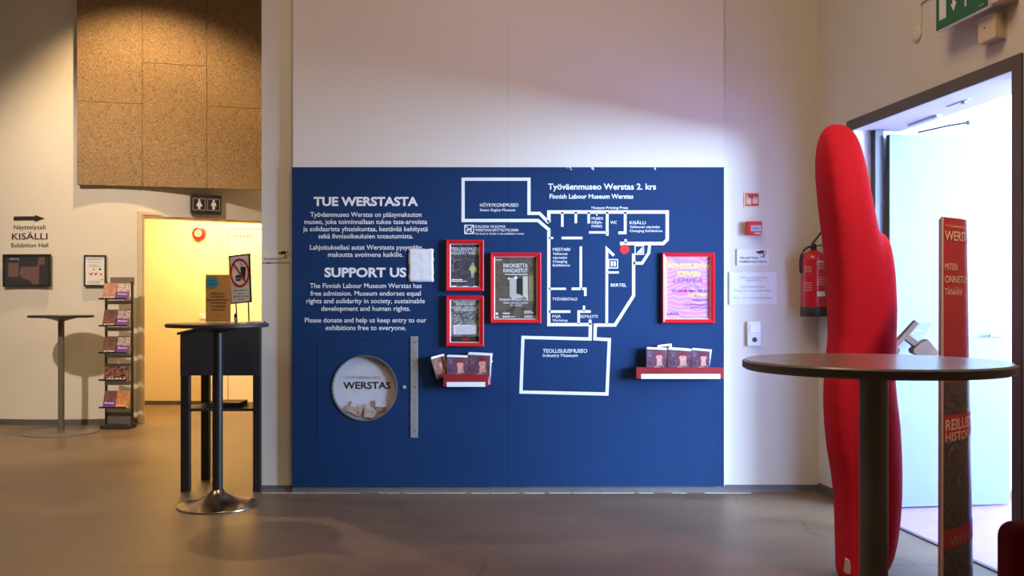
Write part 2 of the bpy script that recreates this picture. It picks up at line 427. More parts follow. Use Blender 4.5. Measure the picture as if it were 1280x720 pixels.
# skirtings
def cove(bm, x0, x1, y0, h=.036, d=.016):
    a = [(y0, 0), (y0, h), (y0 - d * .55, h), (y0 - d * .8, h * .4), (y0 - d * 1.3, 0)]
    A = [bm.verts.new((x0, y, z)) for y, z in a]; B = [bm.verts.new((x1, y, z)) for y, z in a]
    bm.faces.new(A); bm.faces.new(B[::-1])
    for i in range(len(a)): bm.faces.new((A[i], A[(i + 1) % 5], B[(i + 1) % 5], B[i]))
    return bm
bm = cove(BM(), XL, BX(365), YB, .04); cove(bm, BX(365), BX(905), YB - .026, .034); cove(bm, BX(905), CX, YB, .044)
struct('baseboard_back', bm, M['base'], 'dark grey skirting along the back wall', 'skirting')
bm = BM(); box(bm, .02, U0 - .02, -.014, 0, 0, .06)
struct('baseboard_right', bm, M['base'], 'dark grey skirting between corner and doorway', 'skirting', (CX, CY, 0), RU)
bm = BM(); rnd = random.Random(7); x = XL + .02
while x < BX(900):
    ln = rnd.uniform(.03, .22); dy = rnd.uniform(0, .006)
    box(bm, x, x + ln, YB - .054 - dy, YB - .048 - dy, 0, rnd.uniform(.0015, .003)); x += ln + rnd.choice((.004, .01, .03, .12))
struct('trim_3', bm, M['board'], 'broken pale filler bead along the foot of the skirting', 'trim')
# right doorway frame
bm = BM()
fw, ft = .064, .012
box(bm, U0 - fw, U0, -ft, 0, 0, ZL + fw); box(bm, U1, U1 + fw, -ft, 0, 0, ZL + fw); box(bm, U0, U1, -ft, 0, ZL, ZL + fw)
struct('door_1_frame', bm, M['frame_grey'], 'brown grey metal frame around the wide doorway', 'door frame', (CX, CY, 0), RU, bevel=.002)
bm = BM()
box(bm, U0, U0 + .05, .115, .165, 0, ZL)
struct('trim_1', bm, M['dark_rebate'], 'dark rebate strip at the hinge side of the doorway', 'trim', (CX, CY, 0), RU)
bm = BM(); box(bm, U0, U1, -.012, .012, 0, .006)
struct('trim_2', bm, M['base'], 'dark threshold strip between grey and pink floor', 'trim', (CX, CY, 0), RU)
# door leaf standing open in the next room
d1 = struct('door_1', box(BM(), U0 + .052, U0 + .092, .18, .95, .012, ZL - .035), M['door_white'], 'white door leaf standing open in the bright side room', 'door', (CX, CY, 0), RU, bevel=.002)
bm = BM(); tube(bm, [(U0 + .09, .90, 1.03), (U0 + .135, .90, 1.03)], .009); tube(bm, [(U0 + .135, .90, 1.03), (U0 + .138, .84, 1.03), (U0 + .138, .79, 1.028)], .008)
lathe(bm, [(.022, 0), (.022, .006)], (U0 + .0915, .90, 1.03), 20, mx=Matrix.Translation((0, 0, 0)))
build('door_handle', bm, M['zinc'], d1, smooth=True)
# the side room
struct('floor_annex', box(BM(), -.1, 12, .012, 6.9, -.19, .003), M['annex_floor'], 'pink linoleum floor of the side room', 'floor', (CX, CY, 0), RU)
struct('ceiling_annex', box(BM(), .2, 12, .3, 6.9, 3.6, 3.75), M['annex_wall'], 'white ceiling of the side room', 'ceiling', (CX, CY, 0), RU)
struct('wall_annex_back', box(BM(), .2, .41, .3, 6.9, 0, 3.6), M['annex_wall'], 'white end wall of the side room behind the door leaf', 'wall', (CX, CY, 0), RU)
struct('wall_annex_front', box(BM(), 11.8, 12, .3, 6.9, 0, 3.6), M['annex_wall'], 'white near wall of the side room', 'wall', (CX, CY, 0), RU)
bm = BM(); box(bm, .41, 2.0, 6.5, 6.6, 0, 3.6); box(bm, 9.6, 11.8, 6.5, 6.6, 0, 3.6); box(bm, 2.0, 9.6, 6.5, 6.6, 0, .9); box(bm, 2.0, 9.6, 6.5, 6.6, 3.4, 3.6)
struct('wall_annex_window', bm, M['annex_wall'], 'white outer wall of the side room', 'wall', (CX, CY, 0), RU)
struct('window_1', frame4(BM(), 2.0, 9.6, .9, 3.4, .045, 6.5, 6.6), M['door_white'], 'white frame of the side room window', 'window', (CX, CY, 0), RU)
struct('baseboard_annex', box(BM(), .41, .425, .3, 6.5, .003, .065), M['annex_base'], 'chipped red skirting of the side room', 'skirting', (CX, CY, 0), RU)

# the curved wall of the foyer with the corridor doorway
AX, AY, AR = -4.6, 9.15, 2.7
def arc(th, r=AR): return (AX + r * math.sin(th), AY + AR - r * math.cos(th))
def hit(px):
    """where the sight line of a photo column meets the curved wall: angle, depth"""
    k = (px - 640) / F
    a = k * k + 1; b = -2 * (k * AX + (AY + AR)); c = AX * AX + (AY + AR) ** 2 - AR * AR
    Y = (-b - math.sqrt(b * b - 4 * a * c)) / (2 * a); X = k * Y
    return math.asin((X - AX) / AR), X, Y
t0, t1 = hit(180)[0], hit(350)[0]
ZD = 2.09
def arcwall(bm, a, b, z0, z1, n, th=.14):
    poly = [arc(a + (b - a) * i / n) for i in range(n + 1)] + [arc(b + (a - b) * i / n, AR - th) for i in range(n + 1)]
    return plan(bm, poly, z0, z1)
bm = arcwall(BM(), -1.35, t0, 0, H, 44); arcwall(bm, t0, t1, ZD, H, 16); arcwall(bm, t1, t1 + .12, 0, H, 3)
e0, e1 = arc(t1 + .11), arc(t1 + .11, AR - .14)
plan(bm, [e0, (XL + .1, e0[1] + .42), (XL + .1, e0[1] + .60), e1], 0, H)
struct('wall_foyer', bm, M['wall'], 'convex pale wall of the foyer behind the far table', 'wall', smooth=True)
bm = BM()
n = 40; a, b = -1.35, hit(171)[0]
plan(bm, [arc(a + (b - a) * i / n, AR + .014) for i in range(n + 1)] + [arc(b + (a - b) * i / n, AR + .0005) for i in range(n + 1)], 0, .055)
struct('baseboard_foyer', bm, M['base'], 'dark grey skirting bent round the convex foyer wall', 'skirting')
# cream frame of the corridor doorway, standing on a chord
A_ = Vector(arc(t0) + (0,)); B_ = Vector(arc(t1) + (0,))
cl = (B_ - A_).length; ca = math.atan2((B_ - A_).y, (B_ - A_).x)
bm = BM()
box(bm, -.062, 0, -.03, .16, 0, ZD + .05); box(bm, 0, cl, -.03, .16, ZD - .012, ZD + .05); box(bm, cl, cl + .03, -.03, .16, 0, ZD + .05)
box(bm, -.045, -.02, -.042, -.03, 0, ZD + .033); box(bm, -.02, cl, -.042, -.03, ZD + .008, ZD + .033)
struct('door_2_frame', bm, M['cream'], 'cream moulded frame around the corridor opening', 'door frame', A_, ca, bevel=.003)
YE = 10.95; SE = F / YE
ze = lambda y: EYE - (y - HZ) / SE
struct('wall_corridor_end', box(BM(), -5.2, XL, YE, YE + .15, 0, 2.9), M['yellow'], 'yellow lit end wall of the corridor', 'wall')
struct('wall_corridor_side', box(BM(), -5.3, -5.2, 9.5, YE + .15, 0, 2.9), M['yellow'], 'yellow lit side wall of the corridor', 'wall')
struct('ceiling_corridor', plan(BM(), [arc(-.24 + (t1 + .10 + .24) * i / 12, AR - .145) for i in range(13)] + [(XL, 10.6), (XL, YE), (-5.2, YE)], 2.62, 2.75), M['yellow'], 'low ceiling of the corridor', 'ceiling')
struct('baseboard_corridor', box(BM(), -5.2, (278 - 640) / SE, YE - .012, YE, 0, .045), M['frame_grey'], 'brown skirting at the corridor end', 'skirting')
d3 = struct('door_3', box(BM(), (286 - 640) / SE, (286 - 640) / SE + .86, YE - .02, YE, .01, ze(287)), M['yellow'], 'pale yellow door at the end of the corridor', 'door', bevel=.003)
x0 = (279 - 640) / SE; x1 = (286 - 640) / SE
bm = BM(); box(bm, x0, x1 - .006, YE - .03, YE, 0, ze(281)); box(bm, x1 - .006, x1 + .9, YE - .03, YE, ze(287) + .006, ze(281))
build('door_frame', bm, M['yellow'], d3, bevel=.003)
bm = BM()
for xx in (292, 296, 300.5, 305, 309, 313): box(bm, (xx - 640) / SE, (xx + 2.2 - 640) / SE, YE - .0215, YE - .02, ze(296.2), ze(294.4))
build('door_lettering', bm, M['wood'], d3)

# ------------------------------------------------------------------ wood wool boards above the corridor
PA, PB = W(96, 231, 9.08), W(335, 237.2, 9.50)
pa = math.atan2(PB.y - PA.y, PB.x - PA.x)
def pcol(px):   # distance along the panel where a photo column meets it
    k = (px - 640) / F; d = Vector((math.cos(pa), math.sin(pa)))
    return (k * PA.y - PA.x) / (d.x - k * d.y)
c0, c1, c2 = 0.0, pcol(178), pcol(258.5); c3 = c2 + (c2 - c1)
zb = PA.z
def zat(px, py):
    s = pcol(px); Y = PA.y + math.sin(pa) * s
    return EYE - (py - HZ) / F * Y
rows = [(c0, c1, zb, zat(137, 128), 'wood wool board over the framed notice, lower one of its column'),
        (c0, c1, zat(137, 128), 4.85, 'wood wool board over the framed notice, upper one of its column'),
        (c1, c2, zb, zat(218, 80.5), 'tall wood wool board of the middle column above the doorway'),
        (c1, c2, zat(218, 80.5), 4.85, 'wood wool board at the top of the middle column'),
        (c2, c3, zb, zat(295, 134.5), 'wood wool board above the restroom sign beside the divider wall'),
        (c2, c3, zat(295, 134.5), 4.85, 'upper wood wool board beside the divider wall')]
for a, b, z0, z1, lab in rows:
    t = T('acoustic_board', lab, 'wall panel', (PA.x + math.cos(pa) * a, PA.y + math.sin(pa) * a, z0), pa, 'wood wool boards above the corridor')
    t.part('board', box(BM(), .0015, b - a - .0015, 0, .045, .0015, z1 - z0 - .0015), M['fibre'], bevel=.002)
    t.part('batten', box(BM(), .1, b - a - .1, .045, .07, .05, .11), M['wood'])

# ------------------------------------------------------------------ things on the curved wall
def curved(name, label, cat, pxc, pyc, off=0.0, group=None):
    th, X, Y = hit(pxc)
    S = F / Y
    p = Vector((X + math.sin(th) * off, Y - math.cos(th) * off, EYE - (pyc - HZ) / S))
    t = T(name, label, cat, p, th, group, (pxc, pyc), S)
    return t
def bend(bm):
    for v in bm.verts: v.co.y += v.co.x ** 2 / (2 * AR)
    return bm
t = curved('wall_lettering', 'black arrow and exhibition hall lettering on the pale foyer wall', 'lettering', 37, 290, .002)
t.part('arrow', bend(prism(BM(), t.P((16, 270.4), (44, 270.4), (44, 268.8), (56.5, 273.2), (44, 277.6), (44, 275.6), (16, 275.6)), -.001, .001)), M['ink'])
t.part('text', bend(t.txt('Näyttelysali', 16, 57.5, 286.5, 5.6, y=0, bold=.008)), M['ink'])
t.part('text', bend(t.txt('KISÄLLI', 13.5, 60, 299.3, 8.2, y=0, bold=.012)), M['ink'])
t.part('text', bend(t.txt('Exhibition Hall', 13, 61, 309, 5.4, y=0, bold=.008)), M['ink'])
def picframe(t, x0, x1, y0, y1, wd, depth, fm, pm, lip=0.0, printname='print'):
    t.part('frame', frame4(BM(), t.X(x0), t.X(x1), t.Z(y1), t.Z(y0), wd / t.S, -depth, 0, lip), fm)
    return t.part(printname, box(BM(), t.X(x0) + wd / t.S * .8, t.X(x1) - wd / t.S * .8, -depth * .45, -.001, t.Z(y1) + wd / t.S * .8, t.Z(y0) - wd / t.S * .8), pm)
t = curved('picture_frame', 'black framed dark floor map under the exhibition hall lettering', 'picture', 36, 338.3, .024)
picframe(t, 5, 67.3, 318, 358.6, 2.2, .022, M['black'], M['mapnavy'])
yy = -.0105
m = t.part('map_shape', prism(BM(), t.P((12, 329), (25.5, 328.4), (25.5, 346), (12, 346.5)), yy, -.0098), M['mapbrown'])
t.part('map_shape', prism(BM(), t.P((26.5, 343), (28, 334), (50.5, 333.5), (50.5, 330.5), (51, 321.5), (59.3, 321.5), (59.3, 330.5), (52.5, 331), (51.5, 355.5), (44, 355.5), (41, 351), (31, 348)), yy, -.0098), M['mapbrown'])
t.part('title', t.txt('WERSTAS', 13.5, 26, 324.9, 2, y=yy), M['paper'])
t = curved('notice_frame', 'small black framed white notice beside the leaflet rack', 'picture', 119.8, 338.6, .022)
picframe(t, 106.8, 133, 319, 358, 1.8, .02, M['black'], M['paper'])
yy = -.0098
bm = BM()
for i, y in enumerate((324, 327.5, 331, 333, 341, 351.5, 353.5)): t.rect(bm, 111 + (i % 3), 127 - (i * 2) % 5, y, y + .7, yy, yy + .0006)
t.part('text', bm, M['inkgrey'])
for xx, yv, c in ((114, 342, 'reddot'), (119.5, 342, 'reddot'), (125.6, 342, 'reddot'), (117, 336, 'rose'), (124.5, 335.6, 'ink'), (123.5, 348.3, 'yellowish'), (127, 348.3, 'rose')):
    t.part('symbol', t.rect(BM(), xx, xx + 2.6, yv, yv + 2.2, yy, yy + .0006), M[c])
# restroom sign above the corridor doorway
t = curved('restroom_sign', 'black plate with white woman and man figures above the corridor doorway', 'sign', 255.8, 256.5, .07)
t.part('plate', t.rect(BM(), 237.5, 274.2, 244.5, 268.5, -.006, .045), M['black'], bevel=.001)
bm = BM()
for cx in (247.2, 264.6): stroke(bm, t.P((cx - 7.4, 249.5), (cx + 7.4, 249.5), (cx + 7.4, 263.5), (cx - 7.4, 263.5)), .9 / t.S, -.0072, -.006, True)
t.part('border', bm, M['inkgrey'])
def person_icon(t, cx, top, woman, y=-.008):
    bm = disc(BM(), t.X(cx), t.Z(top + 1.3), 1.35 / t.S, y, -.006)
    if woman: prism(bm, t.P((cx - 1.3, top + 3), (cx + 1.3, top + 3), (cx + 3.9, top + 8.3), (cx + 1.6, top + 9), (cx + 1.4, top + 12), (cx - 1.4, top + 12), (cx - 1.6, top + 9), (cx - 3.9, top + 8.3)), y, -.006)
    else: prism(bm, t.P((cx - 2, top + 3), (cx + 2, top + 3), (cx + 3.4, top + 7.5), (cx + 2.3, top + 8), (cx + 1.5, top + 6), (cx + 1.5, top + 12), (cx - 1.5, top + 12), (cx - 1.5, top + 6), (cx - 2.3, top + 8), (cx - 3.4, top + 7.5)), y, -.006)
    return bm
t.part('woman_figure', person_icon(t, 247.2, 250.4, True), M['white'])
t.part('man_figure', person_icon(t, 264.6, 250.4, False), M['white'])
# corridor end wall: fire bell and switch
t = T('fire_bell', 'round red alarm bell with pale centre on the yellow corridor wall', 'alarm bell', W(249.4, 292.3, YE), px=(249.4, 292.3), S=SE)
t.part('gong', lathe(BM(), [(.082, 0), (.082, -.02), (.074, -.042), (.045, -.05)], seg=36, axis='y'), M['redext'], smooth=True)
t.part('centre_cap', lathe(BM(), [(.043, -.048), (.043, -.058), (.036, -.064)], seg=28, axis='y'), M['cream_plastic'], smooth=True)
bm = BM(); t.rect(bm, 248.2, 250.4, 289.6, 290.6, -.0655, -.064); t.rect(bm, 248.5, 250.2, 292, 294, -.0655, -.064)
t.part('marking', bm, M['wood'])
t = T('wall_switch', 'small white switch low on the yellow corridor wall', 'switch', W(253.6, 395.6, YE), px=(253.6, 395.6), S=SE)
t.part('plate', t.rect(BM(), 249.6, 257.6, 392, 399.2, -.008, 0), M['white'], bevel=.001)
t.part('rocker', t.rect(BM(), 251.4, 255.8, 393.4, 397.8, -.012, -.008), M['paper'], bevel=.001)

# ------------------------------------------------------------------ high tables
def high_table(label, loc, h, rt, tth, rc, rb, mt, me, mc, mb, flat=False, flange=True):
    t = T('high_table', label, 'table', loc, 0, 'round high tables')
    t.part('tabletop', lathe(BM(), [(rt - .004, h - tth), (rt, h - tth + .004), (rt, h - .004), (rt - .004, h)], seg=96), mt, smooth=True)
    if me is not None: t.part('edge_band', lathe(BM(), [(rt - .002, h - tth + .0025), (rt + .0022, h - tth + .004), (rt + .0022, h - .004), (rt - .002, h - .0025)], seg=96), me, smooth=True)
    t.part('column', lathe(BM(), [(rc, .02), (rc, h - tth - .005)], seg=32), mc, smooth=True)
    if flange: t.part('top_flange', lathe(BM(), [(rc + .004, h - tth - .034), (rc + .012, h - tth - .03), (rc + .09, h - tth - .008), (rc + .12, h - tth)], seg=40), mc, smooth=True)
    if flat: prof = [(rb, 0), (rb, .006), (rb - .004, .009), (rc + .05, .013), (rc + .002, .022), (rc, .04)]
    else: prof = [(rb, 0), (rb, .006), (rb - .003, .01), (rb * .75, .02), (rb * .5, .037), (rb * .3, .062), (rc + .012, .082), (rc + .002, .1)]
    t.part('base', lathe(BM(), prof, seg=80), mb, smooth=True)
    return t
high_table('dark round high table on a polished domed base beside the black lectern', ((272 - 640) / F * 5.55, 5.55, 0), 1.1, .297, .024, .031, .236, M['darktop'], M['charcoal'], M['black'], M['steel'])
high_table('round high table with wide flat disc base in front of the curved foyer wall', ((76.5 - 640) / F * 8.62, 8.62, 0), 1.1, .281, .022, .028, .33, M['darktop'], M['charcoal'], M['greycol'], M['greydisc'], flat=True, flange=True)
high_table('nearest round high table with grey top in front of the red finger', ((1092 - 640) / F * 2.087, 2.087, 0), 1.1, .287, .022, .031, .236, M['mauvetop'], M['mauveedge'], M['greycol'], M['steel'], flange=False)

# ------------------------------------------------------------------ black lectern behind the dark table
t = T('lectern', 'black lectern with sloping top and lower shelf against the divider wall', 'lectern', (-2.15, 5.94, 0))
def lx(px): return (px - 640) / 193.6 + 2.15
def lz(py): return EYE - (py - HZ) / 193.6
Wd = lx(325.4)
bm = BM()
prism(bm, [(lx(225), lz(469.5)), (Wd, lz(469.5)), (Wd, lz(407.5)), (lx(268), lz(407.5)), (lx(225), lz(418.5))], 0, .44)
t.part('body', bm, M['charcoal'], bevel=.003)
bm = BM()
prism(bm, [(lx(221.5), lz(418.8)), (lx(268), lz(407.4)), (lx(268), lz(404.6)), (lx(221.5), lz(415.6))], -.008, .448)
t.part('sloping_top', bm, M['charcoal'], bevel=.002)
t.part('top_ledge', box(BM(), lx(268), Wd, -.008, .448, lz(407.5), lz(404.8)), M['charcoal'], bevel=.002)
for xa, xb, y0 in ((225.5, 235.8, .0), (316, 325.4, 0.0)):
    t.part('leg', box(BM(), lx(xa), lx(xb), y0, y0 + .05, 0, lz(469.5)), M['black'], bevel=.002)
for xa, xb, y0 in ((225.5, 235.8, .39), (316, 325.4, .39)):
    t.part('leg', box(BM(), lx(xa), lx(xb), y0, y0 + .05, 0, lz(469.5)), M['black'], bevel=.002)
t.part('shelf', box(BM(), lx(230), lx(322), .02, .42, lz(514.5), lz(511.3)), M['charcoal'], bevel=.002)
t = T('book', 'dark closed book lying on the lower shelf of the lectern', 'book', (-2.15 + lx(272), 5.94 + .17, lz(511.3)))
t.part('cover', box(BM(), -.1, .115, -.09, .12, 0, .004), M['ink']); t.part('pages', box(BM(), -.097, .110, -.087, .117, .004, .026), M['charcoal']); t.part('cover', box(BM(), -.1, .115, -.09, .12, .026, .030), M['ink'])

# things on the dark table
TY = 5.62; ST = F / TY
t = T('leaflet_holder', 'orange info leaflet in a clear upright holder on the dark high table', 'sign', (((272.5 - 640) / ST), TY, 1.1), R(3), px=(272.5, 403.6), S=ST)
t.part('holder', t.rect(BM(), 257, 288.5, 340.5, 403.6, -.004, .004), M['acrylic'])
t.part('holder_foot', t.rect(BM(), 257, 288.5, 402.9, 403.6, .004, .07), M['acrylic'])
t.part('leaflet', t.rect(BM(), 257.4, 288, 343.3, 402.5, -.0015, .0015), M['orange'])
t.part('badge', disc(BM(), t.X(265.7), t.Z(352.8), 7.6 / ST, -.0055, -.0042), M['teal'])
t.part('badge_text', t.texts([('LIITY', 261.5, 270, 352, 2.2), ('JÄSENEKSI', 260, 271.5, 356.2, 1.8)], y=-.006), M['ink'])
t.part('text', t.texts([('MENOTTIIN', 265, 280.5, 367.8, 2.3), ('TYÖVÄEN', 264.5, 281, 371.8, 2.3), ('MUSEOYHDISTYKSEEN', 259.5, 285.5, 375.8, 2.2), ('YSTÄVÄKSI', 262.5, 282.5, 379.6, 2.2), ('TULE JÄSENEKSI', 263, 282, 384, 2.4), ('TÄNÄÄN', 264.5, 281, 388.2, 2.2)], y=-.005, bold=.02), M['wood'])
t.part('logo', t.txt('WERSTAS', 270, 278, 394.5, 2, y=-.005), M['reddot'])
t = T('table_sign', 'white no food or drink sign on two thin legs on the dark table', 'sign', (((302 - 640) / ST), TY + .03, 1.1), R(-9), px=(302, 403.6), S=ST, roll=R(-2))
pts = t.P((286.5, 319), (314.2, 317), (314.2, 377.8), (286.5, 379.6))
t.part('plate', prism(BM(), pts, -.004, .004), M['paper'])
t.part('border', stroke(BM(), t.P((287.1, 319.6), (313.6, 317.7), (313.6, 377.3), (287.1, 379)), 1.5 / ST, -.006, .006, True), M['black'])
cx, cz = t.X(300.4), t.Z(340.8)
bm = ring(BM(), 0, 0, 15.4 / ST, 18.2 / ST, -.006, -.004)
for v in bm.verts: v.co.x = v.co.x * .70 + cx; v.co.z += cz
t.part('prohibition_ring', bm, M['redsign'])
t.part('prohibition_bar', stroke(BM(), t.P((292.3, 329), (308.3, 353)), 2.0 / ST, -.0062, -.0052), M['redsign'])
bm = prism(BM(), t.P((301.3, 333.5), (308.6, 333.5), (307, 348.5), (302.5, 348.5)), -.005, -.004); stroke(bm, t.P((303.8, 333.5), (302.5, 329.5), (301.3, 329.2)), .7 / ST, -.005, -.004)
t.part('cup_symbol', bm, M['ink'])
bm = prism(BM(), t.P((294, 346.5), (294.8, 344.2), (298.8, 343.2), (301.5, 344.3), (302, 346.5)), -.005, -.004)
t.rect(bm, 294, 302, 347.1, 348, -.005, -.004); prism(bm, t.P((294.4, 348.6), (301.7, 348.6), (300.8, 350.8), (295.2, 350.8)), -.005, -.004)
t.part('burger_symbol', bm, M['ink'])
t.part('text', t.texts([('Ei ruokaa tai', 292.5, 308.5, 363.6, 2.2), ('juomaa', 296.5, 304.5, 367.4, 2.0), ('NÄYTTELYTILOISSA', 290.5, 311, 371.4, 2.0), ('KIITOS', 297, 305, 375, 2.0)], y=-.005, bold=.01), M['ink'])
for xx in (293.6, 310):
    t.part('leg', tube(BM(), [(t.X(xx), 0, t.Z(378.5)), (t.X(xx), 0, 0)], .0045, 8), M['black'], smooth=True)
t = T('small_bottle', 'tiny white bottle with dark cap between the two table signs', 'bottle', (((291 - 640) / ST), TY + .06, 1.1), px=(291, 403.6), S=ST)
t.part('body', lathe(BM(), [(.011, 0), (.011, .026), (.006, .032)], seg=16), M['paper'], smooth=True)
t.part('cap', lathe(BM(), [(.010, .032), (.010, .045), (.006, .058)], seg=16), M['ink'], smooth=True)
t = T('pen', 'thin pen lying on the dark table beside the no food sign', 'pen', (((322 - 640) / ST), TY - .05, 1.1065), R(20))
t.part('barrel', tube(BM(), [(-.05, 0, 0), (.05, 0, 0)], .0055, 8), M['zinc'], smooth=True); t.part('tip', tube(BM(), [(.05, 0, 0), (.066, 0, 0)], [.005, .001], 8), M['ink'], smooth=True)

# ------------------------------------------------------------------ leaflet rack on the foyer wall
YR = 8.9; SR = F / YR
t = T('leaflet_rack', 'tall black leaflet rack with five tilted shelves beside the corridor doorway', 'rack', ((148.5 - 640) / SR, YR, 0), R(-3), px=(148.5, HZ + EYE * SR), S=SR)
xa, xb = 131.5, 165
for xx in (xa, xb): t.part('side_rail', t.rect(BM(), xx - 1, xx + 1, 352, 533, .0, .03), M['black'], bevel=.002)
t.part('base', prism(BM(), t.P((128.8, 537), (165.5, 537), (165.5, 530.5), (128.8, 530.5)), -.07, .1), M['charcoal'], bevel=.003)
def tilt(y): return y
shelf_y = (374, 407.4, 440.8, 474.8, 508.8)
for i, sy in enumerate(shelf_y):
    z = t.Z(sy)
    bm = BM()   # slanting back plate
    box(bm, t.X(xa + 1), t.X(xb - 1), 0, .004, 0, .165, Matrix.Translation((0, -.055, z)) @ Matrix.Rotation(R(-17), 4, 'X'))
    t.part('back_plate', bm, M['greycol'] if i == 0 else M['charcoal'])
    bm = BM(); box(bm, t.X(128.5), t.X(xb - 1.8), -.085, -.052, z - .004, z); box(bm, t.X(128.5), t.X(xb - 1.8), -.088, -.085, z - .004, z + .012)
    t.part('shelf_lip', bm, M['black'])
    t.part('under_plate', box(BM(), t.X(xa + 1), t.X(xb - 1), -.004, 0, z - .05, z - .012), M['zinc'])
t.part('bottom_plate', t.rect(BM(), xa + 1, xb - 1, 511, 530, .02, .026), M['greycol'])
rack = t
t.part('header_card', t.rect(BM(), 135.5, 166.5, 346.5, 356, .03, .034), mat('brown_card', (.20, .15, .11), .6))
gl = 'leaflets on the rack shelves'
def leaflet(xc, wpx, hpx, sy, upper, lower, label, title, ratio=.5, titlemat='paper', tb=None):
    mx = Matrix.Rotation(R(-17), 4, 'X')
    root = T('leaflet', label, 'leaflet', (0, 0, 0), 0, gl, px=(xc, 0), S=SR)
    e = root.e
    lp = Vector((rack.X(xc), -.077, rack.Z(sy)))
    e.rotation_euler = (R(-17), 0, R(-3))
    e.location = Vector(rack.e.location) + Matrix.Rotation(R(-3), 3, 'Z') @ lp
    w2 = wpx / SR / 2; h = hpx / SR * 1.04
    root.part('cover_photo', box(BM(), -w2, w2, 0, .012, h * ratio, h), M[upper])
    if ratio > 0: root.part('cover_band', box(BM(), -w2, w2, 0, .012, 0, h * ratio), M[lower])
    root.part('title', text_bm(title, -w2 * .75, w2 * .75, h * ((tb or ratio * .6)), h * .10, -.001, .03), M[titlemat])
names = [('top shelf', 0), ('second shelf', 1), ('third shelf from the top', 2)]
for nm, i in names:
    leaflet(140.3, 16.5, 20, shelf_y[i], 'people_pale' if i == 0 else 'people_brown', 'people_pale' if i == 0 else 'people_brown', 'reddish crowd leaflet with pale title on the %s of the rack' % nm, 'KOTI', .3, 'paper', .06)
    leaflet(157.2, 15.6, 19.6, shelf_y[i], 'people_blue', 'purple', 'leaflet with purple lower half on the %s of the rack' % nm, 'Museot', .48)
leaflet(149, 31, 17.5, shelf_y[3], 'audience', 'audience', 'wide black leaflet with audience photo on the fourth rack shelf', 'ALKU', .3, 'paper', .08)
leaflet(140.3, 15.6, 20.5, shelf_y[4], 'people_brown', 'purple', 'leaflet with purple lower band on the lowest rack shelf', 'Museot', .42)
leaflet(156.8, 16.5, 21, shelf_y[4], 'orange_pic', 'orange_pic', 'orange leaflet on the lowest shelf of the rack', 'MUSEO', .3, 'cream_print', .1)

# ------------------------------------------------------------------ the blue board and what is printed on it
t = T('information_board', 'large blue painted board with white floor map and museum texts', 'board', (0, YF, BZ(608)), px=(640, 608), S=SB)
IB = t
def holed(x0, x1, z0, z1, y0, y1, hx, hz, hr, ydeep=None, seg=64):
    """slab with a round recess: front face with a hole, a shaft to ydeep, closed behind"""
    bm = BM()
    a = [bm.verts.new((hx + hr * math.cos(2 * math.pi * i / seg), y0, hz + hr * math.sin(2 * math.pi * i / seg))) for i in range(seg)]
    b = [bm.verts.new((v.co.x, ydeep, v.co.z)) for v in a]
    # outer ring points projected on the rectangle
    o = []
    for i in range(seg):
        c_, s_ = math.cos(2 * math.pi * i / seg), math.sin(2 * math.pi * i / seg)
        k = min((x1 - hx) / c_ if c_ > 1e-9 else 1e9, (x0 - hx) / c_ if c_ < -1e-9 else 1e9, (z1 - hz) / s_ if s_ > 1e-9 else 1e9, (z0 - hz) / s_ if s_ < -1e-9 else 1e9)
        o.append((hx + k * c_, hz + k * s_))
    cor = [(x1, z1), (x0, z1), (x0, z0), (x1, z0)]
    ov = [bm.verts.new((p[0], y0, p[1])) for p in o]
    for i in range(seg):
        j = (i + 1) % seg
        p, q = o[i], o[j]
        extra = None
        if abs(p[0] - q[0]) > 1e-6 and abs(p[1] - q[1]) > 1e-6:
            ang = (math.atan2(p[1] - hz, p[0] - hx), math.atan2(q[1] - hz, q[0] - hx))
            for c_ in cor:
                if (abs(c_[0] - p[0]) < 1e-6 or abs(c_[1] - p[1]) < 1e-6) and (abs(c_[0] - q[0]) < 1e-6 or abs(c_[1] - q[1]) < 1e-6):
                    extra = bm.verts.new((c_[0], y0, c_[1]))
        f = [a[i], ov[i]] + ([extra] if extra else []) + [ov[j], a[j]]
        bm.faces.new(f)
        bm.faces.new((a[i], a[j], b[j], b[i]))
    # sides
    c4 = [(x0, z0), (x1, z0), (x1, z1), (x0, z1)]
    f4 = [bm.verts.new((x, y0, z)) for x, z in c4]; k4 = [bm.verts.new((x, y1, z)) for x, z in c4]
    for i in range(4): bm.faces.new((f4[i], k4[i], k4[(i + 1) % 4], f4[(i + 1) % 4]))
    bm.faces.new(k4)
    return bm
HX, HZc, HR = t.X(456), t.Z(485.2), 41 / SB
DEEP = .026
# two sheets: left with the window recess, right plain
bm = holed(t.X(365), t.X(634.8), t.Z(608), t.Z(209), 0, .045, HX, HZc, HR, DEEP)
t.part('blue_sheet', bm, M['blue'], fix=False)
t.part('blue_sheet', box(BM(), t.X(635.1), t.X(905), 0, .045, t.Z(608), t.Z(209)), M['blue'])
t.part('white_edge', box(BM(), t.X(905), t.X(905) + .003, .002, .045, t.Z(608), t.Z(209)), M['board'])
yy = -.0012
t.part('heading', t.txt('TUE WERSTASTA', 392, 522.5, 257, 11, y=yy, bold=.035), M['map_white'])
t.part('heading', t.txt('SUPPORT US', 405.5, 508, 346, 11.6, y=yy, bold=.035), M['map_white'])
def para(rows): return t.texts([(s_, a, b, c + 3.2, 6.2) for s_, a, b, c in rows], y=yy, bold=.010)
t.part('paragraph', para([('Työväenmuseo Werstas on pääsymaksuton', 388, 527, 267.8), ('museo, joka toiminnallaan tukee tasa-arvoista', 380.5, 534, 276.8), ('ja solidaarista yhteiskuntaa, kestävää kehitystä', 379, 535, 285.8), ('sekä ihmisoikeuksien toteutumista.', 398, 516.5, 294.8)]), M['map_white'])
